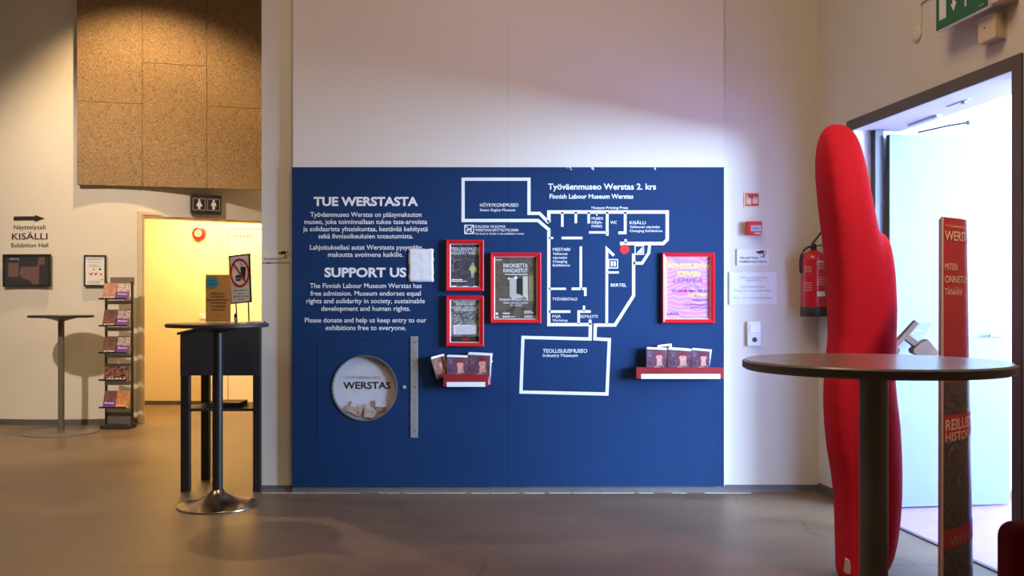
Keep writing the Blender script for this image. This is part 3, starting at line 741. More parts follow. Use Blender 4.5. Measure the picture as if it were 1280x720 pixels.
t.part('paragraph', para([('Lahjoituksellasi autat Werstasta pysymään', 387.5, 527, 308.8), ('maksutta avoimena kaikille.', 410, 504, 317.8)]), M['map_white'])
t.part('paragraph', para([('The Finnish Labour Museum Werstas has', 387.5, 527, 356.8), ('free admission. Museum endorses equal', 388, 526, 366.3), ('rights and solidarity in society, sustainable', 383, 531, 375.8), ('development and human rights.', 401.5, 513, 385.3)]), M['map_white'])
t.part('paragraph', para([('Please donate and help us keep entry to our', 381, 533, 399.8), ('exhibitions free to everyone.', 407, 507.5, 409.3)]), M['map_white'])
t.part('map_title', t.txt('Työväenmuseo Werstas 2. krs', 685, 820, 236.8, 7.6, y=yy, bold=.02), M['map_white'])
t.part('map_title', t.txt('Finnish Labour Museum Werstas', 687, 791.5, 248.2, 5.8, y=yy, bold=.02), M['map_white'])
fp = t.part('floor_plan', stroke(BM(), t.P((686, 278), (686, 265), (834, 265), (834, 299.5), (829, 304.4), (775, 304.4)), 4.2 / SB, yy, 0), M['map_white'])
def line(wd, *pts, name='plan_wall'):
    return t.part(name, stroke(BM(), t.P(*pts), wd / SB, yy, 0), M['map_white'], parent=fp)
line(4.0, (686, 278.5), (674.4, 266.7), (661.2, 266.7), (661.2, 224), (578.9, 224), (578.9, 275.6), (672.5, 275.6), (686, 287), (686, 405.7), (738, 405.7), (737.6, 423.7), (653.7, 421.7), (651.2, 490), (758.7, 492.5), (761.7, 424.5), (743.6, 423.5), (744.2, 406.3), (768.7, 406.3), (792, 369.5), (792, 317))
line(3.6, (812, 306), (811, 316), (802.6, 329), (791.5, 329))
for w_, p in ((3.2, ((702.9, 265), (702.9, 283.5))), (3.2, ((719.8, 265), (719.8, 279))), (3.2, ((735.9, 265), (735.9, 279.2))), (1.6, ((746, 265), (746, 269.5))),
              (3.4, ((759, 265), (759, 294.5))), (3.4, ((773, 291), (781.5, 291), (781.5, 265))), (2.8, ((736.2, 290.5), (759, 290.5))), (2.6, ((686, 297.5), (691.6, 297.5))),
              (3.2, ((702, 297.5), (728, 297.5))), (3.2, ((726, 308), (726, 361), (714.5, 361))), (2.8, ((686, 361), (707.4, 361))), (3.2, ((726, 361), (731.6, 361), (731.6, 370))),
              (3.4, ((767.4, 319.5), (758.6, 311), (758.4, 405.5))), (2.6, ((758.6, 340.6), (773.6, 340.6))), (3.2, ((686, 389.5), (713, 389.5))),
              (3.2, ((723.3, 405), (723.3, 389.4), (738.4, 389.4))), (2.8, ((730, 382), (730, 389.4))), (3.4, ((737.5, 399.5), (737.8, 406))), (3.0, ((782, 299), (782, 304.4)))):
    line(w_, *p)
t.part('location_dot', disc(BM(), t.X(780.8), t.Z(311.6), 5.9 / SB, yy - .0006, 0), M['reddot'], parent=fp)
def lab(rows, bold=.008):
    return t.part('plan_label', t.texts(rows, y=yy, bold=bold), M['map_white'], parent=fp)
lab([('HÖYRYKONEMUSEO', 600, 648, 258.4, 4.4), ('Steam Engine Museum', 600, 644, 264, 3.4)])
lab([('Museum Printing Press', 739.5, 785, 261.2, 3.4)])
lab([('MUSEO', 739.5, 754, 274.6, 3.4), ('KIRJA-', 739.5, 753, 279.6, 3.4), ('PAINO', 739.5, 752.5, 284.4, 3.4)])
lab([('WC', 763, 771, 280, 4)])
lab([('KISÄLLI', 787, 807, 280.2, 4), ('Vaihtuvat näyttelyt', 787, 825, 285, 3.2), ('Changing Exhibitions', 787, 828, 290, 3.2)])
lab([('MESTARI', 691, 712.5, 313.6, 4), ('Vaihtuvat', 691, 709.5, 318.6, 3.2), ('näyttelyt', 691, 709, 323.4, 3.2), ('Changing', 691, 709, 328.2, 3.2), ('Exhibitions', 691, 712.5, 333, 3.2)])
lab([('BERTEL', 763.5, 783, 358.2, 4)])
lab([('TYÖVÄENTALO', 690.5, 721.5, 375.6, 3.8)])
lab([('PAJA', 690.5, 701, 397, 3.6), ('Workshop', 690.5, 709.5, 401.8, 3.2)])
lab([('KOMUUTTI', 725.5, 747, 397.4, 3.8)])
lab([('TEOLLISUUSMUSEO', 678.5, 734, 440.8, 4.8), ('Industry Museum', 678.5, 722, 446, 3.8)])
# pictograms
bm = stroke(BM(), t.P((761, 324.4), (772, 324.4), (772, 335), (761, 335)), 1.2 / SB, yy, 0, True); t.rect(bm, 763.2, 766, 326.5, 333, yy, 0); t.rect(bm, 767, 769.8, 326.5, 333, yy, 0)
t.part('lift_symbol', bm, M['map_white'], parent=fp)
bm = stroke(BM(), t.P((793.8, 307.2), (804.4, 307.2), (804.4, 317.8), (793.8, 317.8)), 1.2 / SB, yy, 0, True); prism(bm, t.P((795.4, 316.4), (803, 308.6), (803, 316.4)), yy, 0)
t.part('stairs_symbol', bm, M['map_white'], parent=fp)
bm = stroke(BM(), t.P((581, 281.6), (592, 281.6), (592, 292), (581, 292)), 1.2 / SB, yy, 0, True)
stroke(bm, t.P((582, 282.6), (591, 291)), 1.0 / SB, yy, 0); stroke(bm, t.P((591, 282.6), (582, 291)), 1.0 / SB, yy, 0); t.rect(bm, 587.5, 589.5, 285.5, 290, yy, 0); t.rect(bm, 583.3, 585.8, 286.5, 289, yy, 0)
t.part('no_food_symbol', bm, M['map_white'])
t.part('no_food_text', t.texts([('EI RUOKIA TAI JUOMIA', 594, 632, 284.8, 3.4), ('WERSTAAN NÄYTTELYTILOIHIN', 594, 648, 289.2, 3.4), ('No food or drinks in the exhibition rooms', 594, 655, 293.2, 2.6)], y=yy, bold=.01), M['map_white'])
for k, (a, b, c, d) in enumerate(((711.5, 714, 209, 210.4), (713.5, 715, 211, 212.6), (739, 742.5, 209, 211.2), (740.5, 743, 210.6, 212.6), (818, 820, 209, 212.4), (708, 709.5, 209.4, 210.4))):
    t.part('paint_chip', prism(BM(), t.P((a, d), (b, d - .4), ((a * .3 + b * .7), c), (a, c + .2)), yy, 0), M['board'])

# donation box behind the round window
t = T('donation_box', 'round windowed donation box set in the blue board', 'donation box', (BX(456), YF, BZ(485.2)), px=(456, 485.2), S=SB)
seam = BM()
stroke(seam, t.P((397, 548), (397, 425), (513, 425)), .7 / SB, -.0012, 0)
t.part('hatch_edge', seam, M['ink'])
t.part('rim', ring(BM(), 0, 0, HR - .006, HR + .001, -.006, .02, 72), M['greycol'])
t.part('back_plate', disc(BM(), 0, 0, HR + .001, DEEP, DEEP + .004, 64), M['paper'])
t.part('window_pane', disc(BM(), 0, 0, HR - .0065, .001, .003, 64), M['pane'])
t.part('lettering', t.txt('TYÖVÄENMUSEO', 431.5, 474, 474.2, 3.6, y=DEEP - .001, bold=.0), M['inkgrey'])
t.part('lettering', t.txt('WERSTAS', 428, 488, 486.4, 9.0, y=DEEP - .001, bold=.02), M['ink'])
bm = lathe(BM(), [(2.3 / SB, 0), (2.3 / SB, -.006), (1.7 / SB, -.008)], (t.X(505.3), 0, t.Z(484)), 20, 'y')
t.part('lock', bm, M['zinc'], smooth=True)
hs = t.part('hinge_strip', t.rect(BM(), 513.2, 522.4, 420.4, 547, -.005, 0), M['zinc'], bevel=.001)
bm = BM()
for y in (428, 484, 539.4): lathe(bm, [(1.1 / SB, -.005), (.9 / SB, -.008)], (t.X(518.8), 0, t.Z(y)), 12, 'y')
t.part('screw', bm, M['greycol'], parent=hs)
notes = [(440, 512.5, 13, 8.5, 24, 'skin', .013, 'folded pale banknote leaning at one side of the round window'),
         (442, 506, 9, 6, 30, 'paper', .020, 'small whitish banknote behind the other folded notes'),
         (452.5, 511.5, 12, 9, -20, 'skin', .019, 'creased beige banknote in the middle of the heap'),
         (461.5, 517, 14, 12, 8, 'skin', .012, 'front folded yellowish banknote at the bottom of the window'),
         (475.3, 505, 14, 8, 2, 'paper', .012, 'banknote with red edge standing highest in the heap'),
         (476, 511.5, 12, 6, 6, 'rose', .017, 'rose banknote tucked under the red edged note'),
         (449, 519, 14, 5, 14, 'rose', .018, 'brownish banknote lying at the bottom of the heap')]
for x, y, a, b, rot, m_, dy, labl in notes:
    n_ = T('banknote', labl, 'banknote', Vector((BX(x), YF + dy, BZ(y))), 0, 'banknotes in the donation window')
    n_.e.rotation_euler = (R(3), R(rot), 0)
    w2, h2 = a / SB / 2, b / SB / 2
    bm = prism(BM(), [(-w2, -h2), (w2, -h2), (w2, h2), (-w2, h2)], 0, .0015); 
    n_.part('paper', bm, M[m_])
    n_.part('fold', prism(BM(), [(-w2 * .96, -h2 * .9), (w2 * .2, -h2 * .9), (w2 * .1, h2), (-w2 * .9, h2)], -.0025, -.001), M[m_])
    if m_ != 'rose':
        n_.part('numeral', text_bm('20' if x < 450 else '10', w2 * .25, w2 * .8, h2 * .1, h2 * .55, -.0005), M['rose'])

# sheet in a plastic sleeve taped over the text
t = T('taped_sheet', 'crinkled white sheet in clear sleeve taped over the support heading', 'paper', (BX(526.5), YF, BZ(331.5)), px=(526.5, 331.5), S=SB)
bm = BM()
n1, n2 = 10, 12
grid = [[bm.verts.new((t.X(511 + 31 * i / n1 + random.uniform(-.5, .5) * (i in (0, n1))), -.004 - random.random() * .003, t.Z(311 + 41 * j / n2 + random.uniform(-.6, .6) * (j in (0, n2))))) for i in range(n1 + 1)] for j in range(n2 + 1)]
for j in range(n2):
    for i in range(n1): bm.faces.new((grid[j][i], grid[j][i + 1], grid[j + 1][i + 1], grid[j + 1][i]))
o = t.part('sheet', bm, M['paper'], smooth=True)
o.modifiers.new('thick', 'SOLIDIFY').thickness = .0012
t.part('tape', t.rect(BM(), 519, 534, 310, 313.5, -.0085, -.006), M['film'])

# ------------------------------------------------------------------ red poster frames
def poster(label, x0, x1, y0, y1, pm):
    cx, cy = (x0 + x1) / 2, y1
    t = T('poster_frame', label, 'poster', (BX(cx), YF, BZ(cy)), 0, 'red poster frames on the blue board', (cx, cy), SB)
    t.part('frame', frame4(BM(), t.X(x0), t.X(x1), t.Z(y1), t.Z(y0), 5.0 / SB, -.03, 0, .006), M['redframe'])
    t.part('inner_lip', frame4(BM(), t.X(x0 + 4.6), t.X(x1 - 4.6), t.Z(y1 - 4.6), t.Z(y0 + 4.6), 1.1 / SB, -.016, -.001, .004), M['redpale'])
    t.part('print', t.rect(BM(), x0 + 5.2, x1 - 5.2, y0 + 5.2, y1 - 5.2, -.008, 0), pm)
    t.y = -.0092
    return t
t = poster('red framed dark poster with a yellow jacketed worker, above the archive poster', 557.8, 605, 300, 364, M['photo_dark'])
t.part('title', t.texts([('TEOLLISUUSMUSEO', 564.3, 599.5, 313.6, 4.4), ('INDUSTRY MUSEUM', 564.5, 599, 318.2, 3.6)], y=t.y, bold=.012), M['paper'])
bm = prism(BM(), t.P((587, 335.5), (589, 332), (592.8, 332), (595.5, 335), (596, 341), (594, 338.5), (593.6, 338), (593, 341.5), (588.5, 341.5), (588.3, 338), (586.5, 337.5)), t.y, -.008)
t.part('jacket', bm, mat('hi_vis_print', (.45, .52, .16), .5))
bm = disc(BM(), t.X(591.2), t.Z(330.2), 1.9 / SB, t.y, -.008); prism(bm, t.P((588.5, 341.5), (593, 341.5), (592.5, 347), (589, 347)), t.y + .0004, -.008)
t.part('worker_head', bm, M['inkgrey'])
bm = BM(); t.rect(bm, 564.5, 578, 349, 350.4, t.y, -.008); t.rect(bm, 564.5, 584, 351.2, 352.2, t.y, -.008); t.rect(bm, 564.5, 570.5, 357, 358.4, t.y, -.008); t.rect(bm, 578, 585, 357.4, 358.2, t.y, -.008); t.rect(bm, 592, 598, 357.2, 358.4, t.y, -.008); t.rect(bm, 593.5, 598.5, 304.8, 306, t.y, -.008)
t.part('small_print', bm, M['paper'])
t = poster('red framed black and white archive poster, below the worker poster', 557.8, 605, 369.5, 433, M['photo_grey'])
t.part('text', t.texts([('Onko sinun työhösi', 567, 595, 378, 2.6), ('MUSEONÄÄNI', 570, 593, 381.4, 2.8), ('tai muisto osaksi museon', 565.5, 598, 385.4, 2.4), ('HISTORIALLISTA?', 567.5, 595.5, 388.6, 2.8)], y=t.y, bold=.01), M['paper'])
t.part('caption_block', t.rect(BM(), 567, 595.8, 406, 417.8, t.y, -.008), M['paper'])
bm = BM()
for k in range(5): t.rect(bm, 569, 593.5 - (k % 2) * 3, 407.6 + k * 2, 408.4 + k * 2, t.y - .0006, t.y)
t.part('small_print', bm, M['inkgrey'])
bm = BM(); t.rect(bm, 563.5, 600, 420.5, 427.5, t.y + .0002, -.008); t.part('footer', bm, M['charcoal'])
bm = BM(); t.rect(bm, 578, 587, 422.5, 423.6, t.y - .0005, t.y); t.rect(bm, 577, 588, 424.6, 425.4, t.y - .0005, t.y); t.part('footer_text', bm, M['redsign'])
t = poster('larger red framed brown poster with lit prison corridor, beside the floor map', 613, 676.3, 316, 404, M['photo_corr'])
bm = prism(BM(), t.P((637, 347.5), (645.5, 347), (645.5, 368.5), (637, 371.5)), t.y, -.008); t.part('pale_door', bm, mat('lit_door_print', (.42, .43, .40), .5))
bm = prism(BM(), t.P((653.5, 345.5), (659.5, 345), (660, 374), (653.8, 369.8)), t.y, -.008); prism(bm, t.P((637.5, 370.8), (647, 367.2), (655.5, 371.5), (641, 373.5)), t.y + .0003, -.008); t.part('lit_wall', bm, mat('lit_wall_print', (.50, .47, .36), .5))
bm = prism(BM(), t.P((660.5, 345), (667, 344), (667.3, 377), (660.8, 374)), t.y, -.008); t.part('side_wall', bm, mat('ochre_wall_print', (.22, .18, .10), .5))
t.part('dark_doorway', t.rect(BM(), 646, 653, 348, 367, t.y, -.008), M['ink'])
bm = disc(BM(), t.X(644.8), t.Z(347.2), 1.8 / SB, t.y - .0004, -.008); disc(bm, t.X(636), t.Z(348), 1.2 / SB, t.y - .0004, -.008); t.part('corridor_light', bm, M['white'])
t.part('title', t.texts([('RIKOKSETTA', 629.2, 659.6, 334.2, 4.8), ('RANGAISTUT', 629.2, 659.8, 340.6, 5)], y=t.y, bold=.016), M['paper'])
bm = BM(); t.rect(bm, 631, 659.5, 342.6, 343.5, t.y, -.008); t.rect(bm, 619.5, 627.5, 324.5, 325.3, t.y, -.008); t.part('subtitle', bm, M['paper'])
t.part('text', t.texts([('PUNISHED WITHOUT A CRIME', 624.5, 664.5, 376, 3), ('Näyttely kadonneista vankiloista', 629, 660, 379.3, 1.9), ('30.1. - 29.5.2019', 637.5, 652.5, 382.6, 2.1)], y=t.y, bold=.014), M['paper'])
bm = disc(BM(), t.X(621.2), t.Z(392), 1.6 / SB, t.y, -.008); t.rect(bm, 619.8, 623.5, 395.6, 397, t.y, -.008)
for a in (628.5, 631.6, 634.8): t.rect(bm, a, a + 2, 394.6, 396.8, t.y, -.008)
t.rect(bm, 638, 644, 395.4, 396.2, t.y, -.008); t.rect(bm, 628.5, 637, 391, 392.4, t.y, -.008); t.rect(bm, 655, 664.5, 388.6, 389.4, t.y, -.008); t.rect(bm, 655, 667, 390.6, 391.4, t.y, -.008)
t.part('sponsor_mark', bm, M['paper'])
t.part('logo', t.txt('WERSTAS', 655, 670, 397, 2.6, y=t.y, bold=.02), M['paper'])
t = poster('red framed pink swirl poster with yellow title above the long shelf', 827, 892.5, 316, 404, M['pink'])
t.part('title', t.texts([('RÖNSYILEVÄN', 834.5, 886, 335.3, 5.6), ('KVAARI', 846.5, 874, 344.5, 5.6)], y=t.y, bold=.03), M['yellowish'])
t.part('artist_name', t.txt('LEMPEÄ', 841, 878, 353.7, 6.2, y=t.y, slant=.25), mat('violet_ink', (.18, .06, .28), .5))
t.part('text', t.texts([('open stage', 854.5, 878, 359.6, 3.2)], y=t.y), mat('soft_violet_ink', (.36, .18, .5), .5))
t.part('date', t.txt('TI 23.8. klo 18-21', 839, 885, 364.8, 2.8, y=t.y, bold=.03), mat('deep_violet_ink', (.10, .01, .15), .5))
t.part('city', t.txt('TAMPERE', 859, 884.5, 370.2, 3.2, y=t.y, bold=.02), M['yellowish'])
t.part('venue', t.txt('WERSTAS', 865, 885, 376.4, 3, y=t.y), M['ink'])
t.part('small_print', t.texts([('LÄMMITTELIJÄNÄ', 854, 884.5, 382.2, 2.2), ('ESIINTYJÄT', 863, 884.5, 385.6, 2.2)], y=t.y), M['ink'])
t.part('organiser', t.txt('LAVA', 834, 848, 394, 4, y=t.y, bold=.0), M['ink'])

# ------------------------------------------------------------------ red leaflet shelves with brochures
def ledge(label, x0, x1, y0, y1, wx0, wx1, wy0, dep=.075):
    t = T('brochure_shelf', label, 'shelf', (BX((x0 + x1) / 2), YF, BZ(y1)), 0, None, ((x0 + x1) / 2, y1), SB)
    bm = BM(); t.rect(bm, x0, x1, y0, y1, -dep, -dep + .006); t.part('front_board', bm, M['redshelf'], bevel=.001)
    t.part('bottom_board', box(BM(), t.X(x0), t.X(x1), -dep + .006, 0, 0, .008), M['redshelf'])
    for a in (x0, x1 - 1.2): t.part('side_board', box(BM(), t.X(a), t.X(a + 1.2), -dep + .006, 0, .008, t.Z(y0)), M['redshelf'])
    t.part('label_strip', t.rect(BM(), wx0, wx1, wy0, y1 + .3, -dep - .002, -dep), M['white'])
    return t
s1 = ledge('short dark red shelf with white strip under the archive poster', 555.3, 610.5, 466.5, 481.8, 559.5, 607, 476.2)
s2 = ledge('long dark red shelf with white strip under the pink poster', 793.5, 901.5, 458, 472, 799.5, 897, 466.3)
def brochure(label, x0, x1, ytop, ybase, dy, lean=0.0, yaw=0.0, cover='people', n_pages=3, group='brochures on the red shelves', fan=.02):
    """a small stack of booklets, covers out, the page tops curling forward"""
    xc = (x0 + x1) / 2
    t = T('brochure', label, 'brochure', (BX(xc), YF + dy, BZ(ybase)), R(yaw), group)
    t.e.rotation_euler = (R(-4), R(lean), R(yaw))
    w2 = (x1 - x0) / SB / 2; h = (ybase - ytop) / SB
    t.part('cover', box(BM(), -w2, w2, -.001, .001, 0, h), M[cover])
    # printed figures on the cover
    bm = disc(BM(), w2 * .30, h * .60, w2 * .36, -.0016, -.001, 14, .9); prism(bm, [(w2 * .0, h * .2), (w2 * .7, h * .2), (w2 * .55, h * .5), (w2 * .1, h * .5)], -.0015, -.001)
    t.part('cover_figure', bm, M['rose'])
    t.part('cover_cap', prism(BM(), [(-w2 * .05, h * .70), (w2 * .62, h * .72), (w2 * .5, h * .88), (w2 * .1, h * .86)], -.0018, -.001), M['redshelf'])
    t.part('cover_text', text_bm('AIKA', -w2 * .2, w2 * .5, h * .08, h * .08, -.0018, .02), M['paper'])
    bm = BM()
    for k in range(n_pages):
        s_ = fan * (k / max(1, n_pages - 1) - .3)
        a = [bm.verts.new((x, y, z)) for x, y, z in ((-w2, .003 + k * .0045, .002), (w2, .003 + k * .0045, .002), (w2 + s_, .004 + k * .005, h + .004 + k * .003), (-w2 + s_ * .3, .004 + k * .005, h + .008 + k * .003))]
        b = [bm.verts.new(v.co + Vector((0, .003, 0))) for v in a]
        bm.faces.new(a); bm.faces.new(b[::-1])
        for i in range(4): bm.faces.new((a[i], b[i], b[(i + 1) % 4], a[(i + 1) % 4]))
    t.part('pages', bm, M['paper'])
    # curled top
    bm = BM(); prism(bm, [(-w2, h), (w2, h - .004), (w2 + .006, h + .008), (-w2 + .004, h + .013)], -.006, .012)
    t.part('curled_top', bm, M['white'])
    return t
brochure('brochure with dark cover fanned out at the end of the short shelf', 546.5, 562, 445, 471, -.040, -16, 22, 'people_brown', 2)
brochure('brochure stack in the middle of the short red shelf', 559.5, 584.5, 445.5, 470, -.057, 0, 3)
brochure('brochure stack on the short shelf nearest the floor map', 585, 612.5, 443, 470, -.056, 1, -3, 'people', 4)
brochure('thin brochure slipped down at the end of the short shelf', 607, 613, 452, 480, -.026, 4, 0, 'people_blue', 1)
brochure('brochure stack on the long shelf nearest the floor map', 806.5, 830.5, 436, 461, -.057, 1, 2)
brochure('brochure stack in the middle of the long red shelf', 833, 861, 437, 461, -.056, 2, -2, 'people', 4)
brochure('brochure stack on the long shelf nearest the white wall', 862, 884, 437.5, 461, -.057, 3, -4, 'people', 3)
brochure('loose brochure leaning behind the middle stack of the long shelf', 826, 842, 432, 459, -.026, -10, 6, 'people_brown', 2)

# ------------------------------------------------------------------ things on the pale strips of the back wall
def onwall(name, label, cat, x, y, group=None):
    return T(name, label, cat, W(x, y, YB), 0, group, (x, y), F / YB)
SW = F / YB
def camera_icon(t, cx, cy, k=1.0):
    def q(*p): return [(t.X(cx + a * k), t.Z(cy + b * k)) for a, b in p]
    bm = prism(BM(), q((-5, -3), (2, -4.5), (3.5, -1.5), (-3.5, .3)), -.0026, -.0014); prism(bm, q((-7, -3.2), (-5.4, -3.4), (-4.4, -.8), (-6, -.4)), -.0026, -.0014)
    stroke(bm, q((1, -.5), (3, 2), (3, 5)), 1.2 * k / t.S, -.0026, -.0014); stroke(bm, q((-1.5, 4.6), (2, 3.2)), 1.0 * k / t.S, -.0026, -.0014)
    stroke(bm, q((4.2, -4.5), (5.6, -1), (4.5, 1)), .7 * k / t.S, -.0026, -.0014)
    return bm
t = onwall('surveillance_sign', 'pale camera surveillance sticker on the wall end beside the corridor', 'sign', 345, 323)
t.part('film', t.rect(BM(), 328.5, 361, 312.5, 332.8, -.001, 0), M['board'])
t.part('text', t.texts([('TALLENTAVA', 329.5, 352.5, 325, 2.6), ('KAMERAVALVONTA', 329, 362, 329.8, 2.6)], y=-.0016, bold=.02), M['ink'])
t.part('camera_symbol', camera_icon(t, 354.8, 318), M['ink'])
t = onwall('surveillance_sign', 'white camera surveillance plate under the fire alarm button', 'sign', 940.5, 321.5)
t.part('plate', t.rect(BM(), 920.5, 960.5, 311.5, 331.8, -.004, 0), M['paper'])
t.part('plate_edge', t.rect(BM(), 920, 921, 311.5, 331.8, -.006, 0), M['inkgrey'])
t.part('text', t.texts([('TALLENTAVA', 924.3, 947.5, 323.6, 2.7), ('KAMERAVALVONTA', 924.3, 958.5, 328.4, 2.7)], y=-.005, bold=.02), M['ink'])
t.e.location.y -= 0
o = t.part('camera_symbol', camera_icon(t, 952, 317.2), M['ink']); o.location.y = -.0035
t = onwall('photography_notice', 'wide white notice plate asking photographers not to use flash', 'sign', 940.5, 360.5)
t.part('plate', t.rect(BM(), 911, 971, 340.5, 380.5, -.004, 0), M['paper'])
t.part('plate_edge', t.rect(BM(), 910.6, 911.7, 340.5, 380.5, -.007, 0), M['inkgrey'])
t.part('text', t.texts([('Valokuvaus salamalla', 924.5, 958.5, 348, 2.6), ('KIELLETTY!', 932, 951, 351.8, 2.6), ('PHOTOGRAPHERS', 926, 956, 359.6, 2.5), ('Please, do not use flash light', 918, 964, 364.4, 2.6), ('Фото со вспышкой запрещено', 917, 965.5, 373.4, 2.4)], y=-.005, bold=.0), M['inkgrey'])
t = onwall('fire_alarm_sign', 'red square sign with hand and flames above the alarm button', 'sign', 939.4, 249.6)
t.part('plate', t.rect(BM(), 929.6, 948.6, 240.5, 258.8, -.004, 0), M['cream_print'], label='pale yellow plate edge')
t.part('red_field', t.rect(BM(), 932, 948, 242, 257.4, -.005, -.004), M['redsign'])
bm = t.rect(BM(), 932.8, 938.8, 249, 255.6, -.0062, -.005); t.rect(bm, 933, 934.8, 243.6, 249, -.0062, -.005); t.rect(bm, 935.6, 936.8, 247, 249.5, -.0062, -.005); t.rect(bm, 937.2, 938.4, 247.4, 249.5, -.0062, -.005)
t.part('hand_symbol', bm, M['cream_plastic'])
bm = BM()
for k, a in enumerate((941, 943.4, 945.6)): prism(bm, t.P((a, 255.5), (a + 1.4, 254), (a + 1.2, 250), (a + 1.8, 244.5 + k * .6), (a - .4, 249), (a - .6, 253)), -.0062, -.005)
t.part('flame_symbol', bm, M['cream_plastic'])
t = onwall('fire_alarm_button', 'red break glass fire alarm box on the white wall', 'alarm button', 941, 285.8)
t.part('housing', t.rect(BM(), 931.5, 950.4, 277.3, 294.3, -.045, 0), M['redext'], bevel=.004)
t.part('glass_plate', t.rect(BM(), 936.2, 949, 282.6, 289.6, -.047, -.045), M['inkgrey'])
bm = t.txt('PALO', 938.5, 946.8, 287.4, 2.4, y=-.048, bold=.02); t.part('button_text', bm, M['ink'])
t.part('strip_text', t.rect(BM(), 941, 949, 291.6, 292.8, -.0458, -.045), M['cream_plastic'])
t = onwall('wall_socket', 'white switch and socket plate low on the white wall', 'socket', 941.5, 417)
t.part('plate', t.rect(BM(), 933.4, 949.8, 402, 432.2, -.022, 0), M['paper'], bevel=.003)
t.part('switch_rocker', t.rect(BM(), 936, 949, 403.5, 415.5, -.027, -.022), M['white'], bevel=.002)
bm = ring(BM(), t.X(942), t.Z(424.5), 3.1 / SW, 4.6 / SW, -.025, -.021, 24); t.part('socket_ring', bm, M['paper'])
t.part('socket_well', disc(BM(), t.X(942), t.Z(424.5), 3.1 / SW, -.0226, -.022), M['charcoal'])
# ------------------------------------------------------------------ fire extinguisher
YX = YB - .105; SX = F / YX
t = T('fire_extinguisher', 'red fire extinguisher with black foot hung beside the corner', 'fire extinguisher', W(1017, 395.5, YX), px=(1017, 395.5), S=SX)
r = 15.6 / SX; hh = 80 / SX
t.part('cylinder', lathe(BM(), [(r * .98, 10 / SX), (r, 12 / SX), (r, 70 / SX), (r * .93, 75 / SX), (r * .72, 79 / SX), (r * .4, 81.5 / SX), (.02, 82.5 / SX)], seg=40), M['redext'], smooth=True)
t.part('foot_ring', lathe(BM(), [(r * .98, 0), (r * 1.03, .004), (r * 1.03, 11 / SX), (r * .99, 12.2 / SX)], seg=40), M['black'], smooth=True)
t.part('valve', lathe(BM(), [(.019, 81.5 / SX), (.019, 87 / SX), (.013, 91 / SX)], seg=20), M['black'], smooth=True)
bm = BM(); box(bm, -.006, .1, -.011, .011, 0, .01, Matrix.Translation((-.005, 0, 90 / SX)) @ Matrix.Rotation(R(-52), 4, 'Y'))
t.part('carry_handle', bm, M['black'], bevel=.002)
bm = BM(); box(bm, 0, .085, -.011, .011, 0, .008, Matrix.Translation((.005, 0, 87 / SX)) @ Matrix.Rotation(R(-8), 4, 'Y'))
t.part('lever', bm, M['black'], bevel=.002)
pts = [(-.008, -.01, 88 / SX)]
for k in range(9):
    a = R(90 + 90 * k / 8); pts.append((-.02 - .068 * -math.cos(a) * -1 if False else -.02 + .068 * math.cos(a), -.012, 68 / SX + 19 / SX * math.sin(a)))
pts += [(-.088, -.012, 60 / SX), (-.085, -.012, 54 / SX)]
t.part('hose', tube(BM(), pts, .0075, 10), M['black'], smooth=True)
def wrap(bm, rr):
    for v in bm.verts:
        a = v.co.x / rr
        v.co = Vector((rr * math.sin(a), -rr * math.cos(a), v.co.z))
    return bm
bm = BM()
def strip(bm, a0, a1, z0, z1, rr):
    n = 6
    lo = [bm.verts.new((rr * math.sin(a0 + (a1 - a0) * i / n), -rr * math.cos(a0 + (a1 - a0) * i / n), z0)) for i in range(n + 1)]
    hi = [bm.verts.new((v.co.x, v.co.y, z1)) for v in lo]
    for i in range(n): bm.faces.new((lo[i], lo[i + 1], hi[i + 1], hi[i]))
for z in (66, 63.5, 61, 58.5, 48, 45, 42, 39): strip(bm, -.05, .75, z / SX, (z + 1.1) / SX, r + .0008)
t.part('label_print', bm, mat('pale_label_print', (.62, .30, .30), .5), fix=False)
bm = BM()
for z in (61, 58, 55, 41, 38, 35, 32): strip(bm, -1.1, -.45, z / SX, (z + 1.2) / SX, r + .0008)
t.part('pictogram_print', bm, mat('pale_pictogram_print', (.62, .30, .30), .5), fix=False)
bm = BM(); strip(bm, -.05, .7, 25 / SX, 31 / SX, r + .001); t.part('label_sticker', bm, M['paper'], fix=False)
bm = BM(); strip(bm, .0, .72, 70 / SX - .012, 70 / SX - .006, r + .001); t.part('label_heading', bm, M['paper'], fix=False)
t.part('safety_seal', tube(BM(), [(.093, -.03, 40 / SX), (.098, -.03, 28 / SX), (.104, -.03, 17 / SX)], [.003, .005, .008], 8), M['yellowish'])
t.part('wall_bracket', box(BM(), -.02, .02, r - .002, .105, 60 / SX, 66 / SX), M['black'])

# ------------------------------------------------------------------ giant red finger
YT = 4.10; STH = F / YT
t = T('finger_sculpture', 'giant red upholstered finger standing in front of the doorway', 'sculpture', W(1080, HZ + EYE * STH, YT), px=(1080, HZ + EYE * STH), S=STH)
def loft(bm, rows, depth, n=40, yoff=0.0, ex=3.0):
    rings = []
    for (y, a, b, k) in rows:
        cx, hw = t.X((a + b) / 2 - 2.0), (b - a) / 2 / STH * 1.025
        rg = []
        for i in range(n):
            th = 2 * math.pi * i / n
            c_, s_ = math.cos(th), math.sin(th)
            rg.append(bm.verts.new((cx + hw * math.copysign(abs(c_) ** (2 / ex), c_), yoff + .36 * hw * math.copysign(abs(c_) ** (2 / ex), c_) + .36 * (cx - .0) + depth * k * math.copysign(abs(s_) ** (2 / ex), s_), t.Z(y))))
        rings.append(rg)
    for a, b in zip(rings, rings[1:]):
        for i in range(n): bm.faces.new((a[i], a[(i + 1) % n], b[(i + 1) % n], b[i]))
    bm.faces.new(rings[0][::-1]); bm.faces.new(rings[-1])
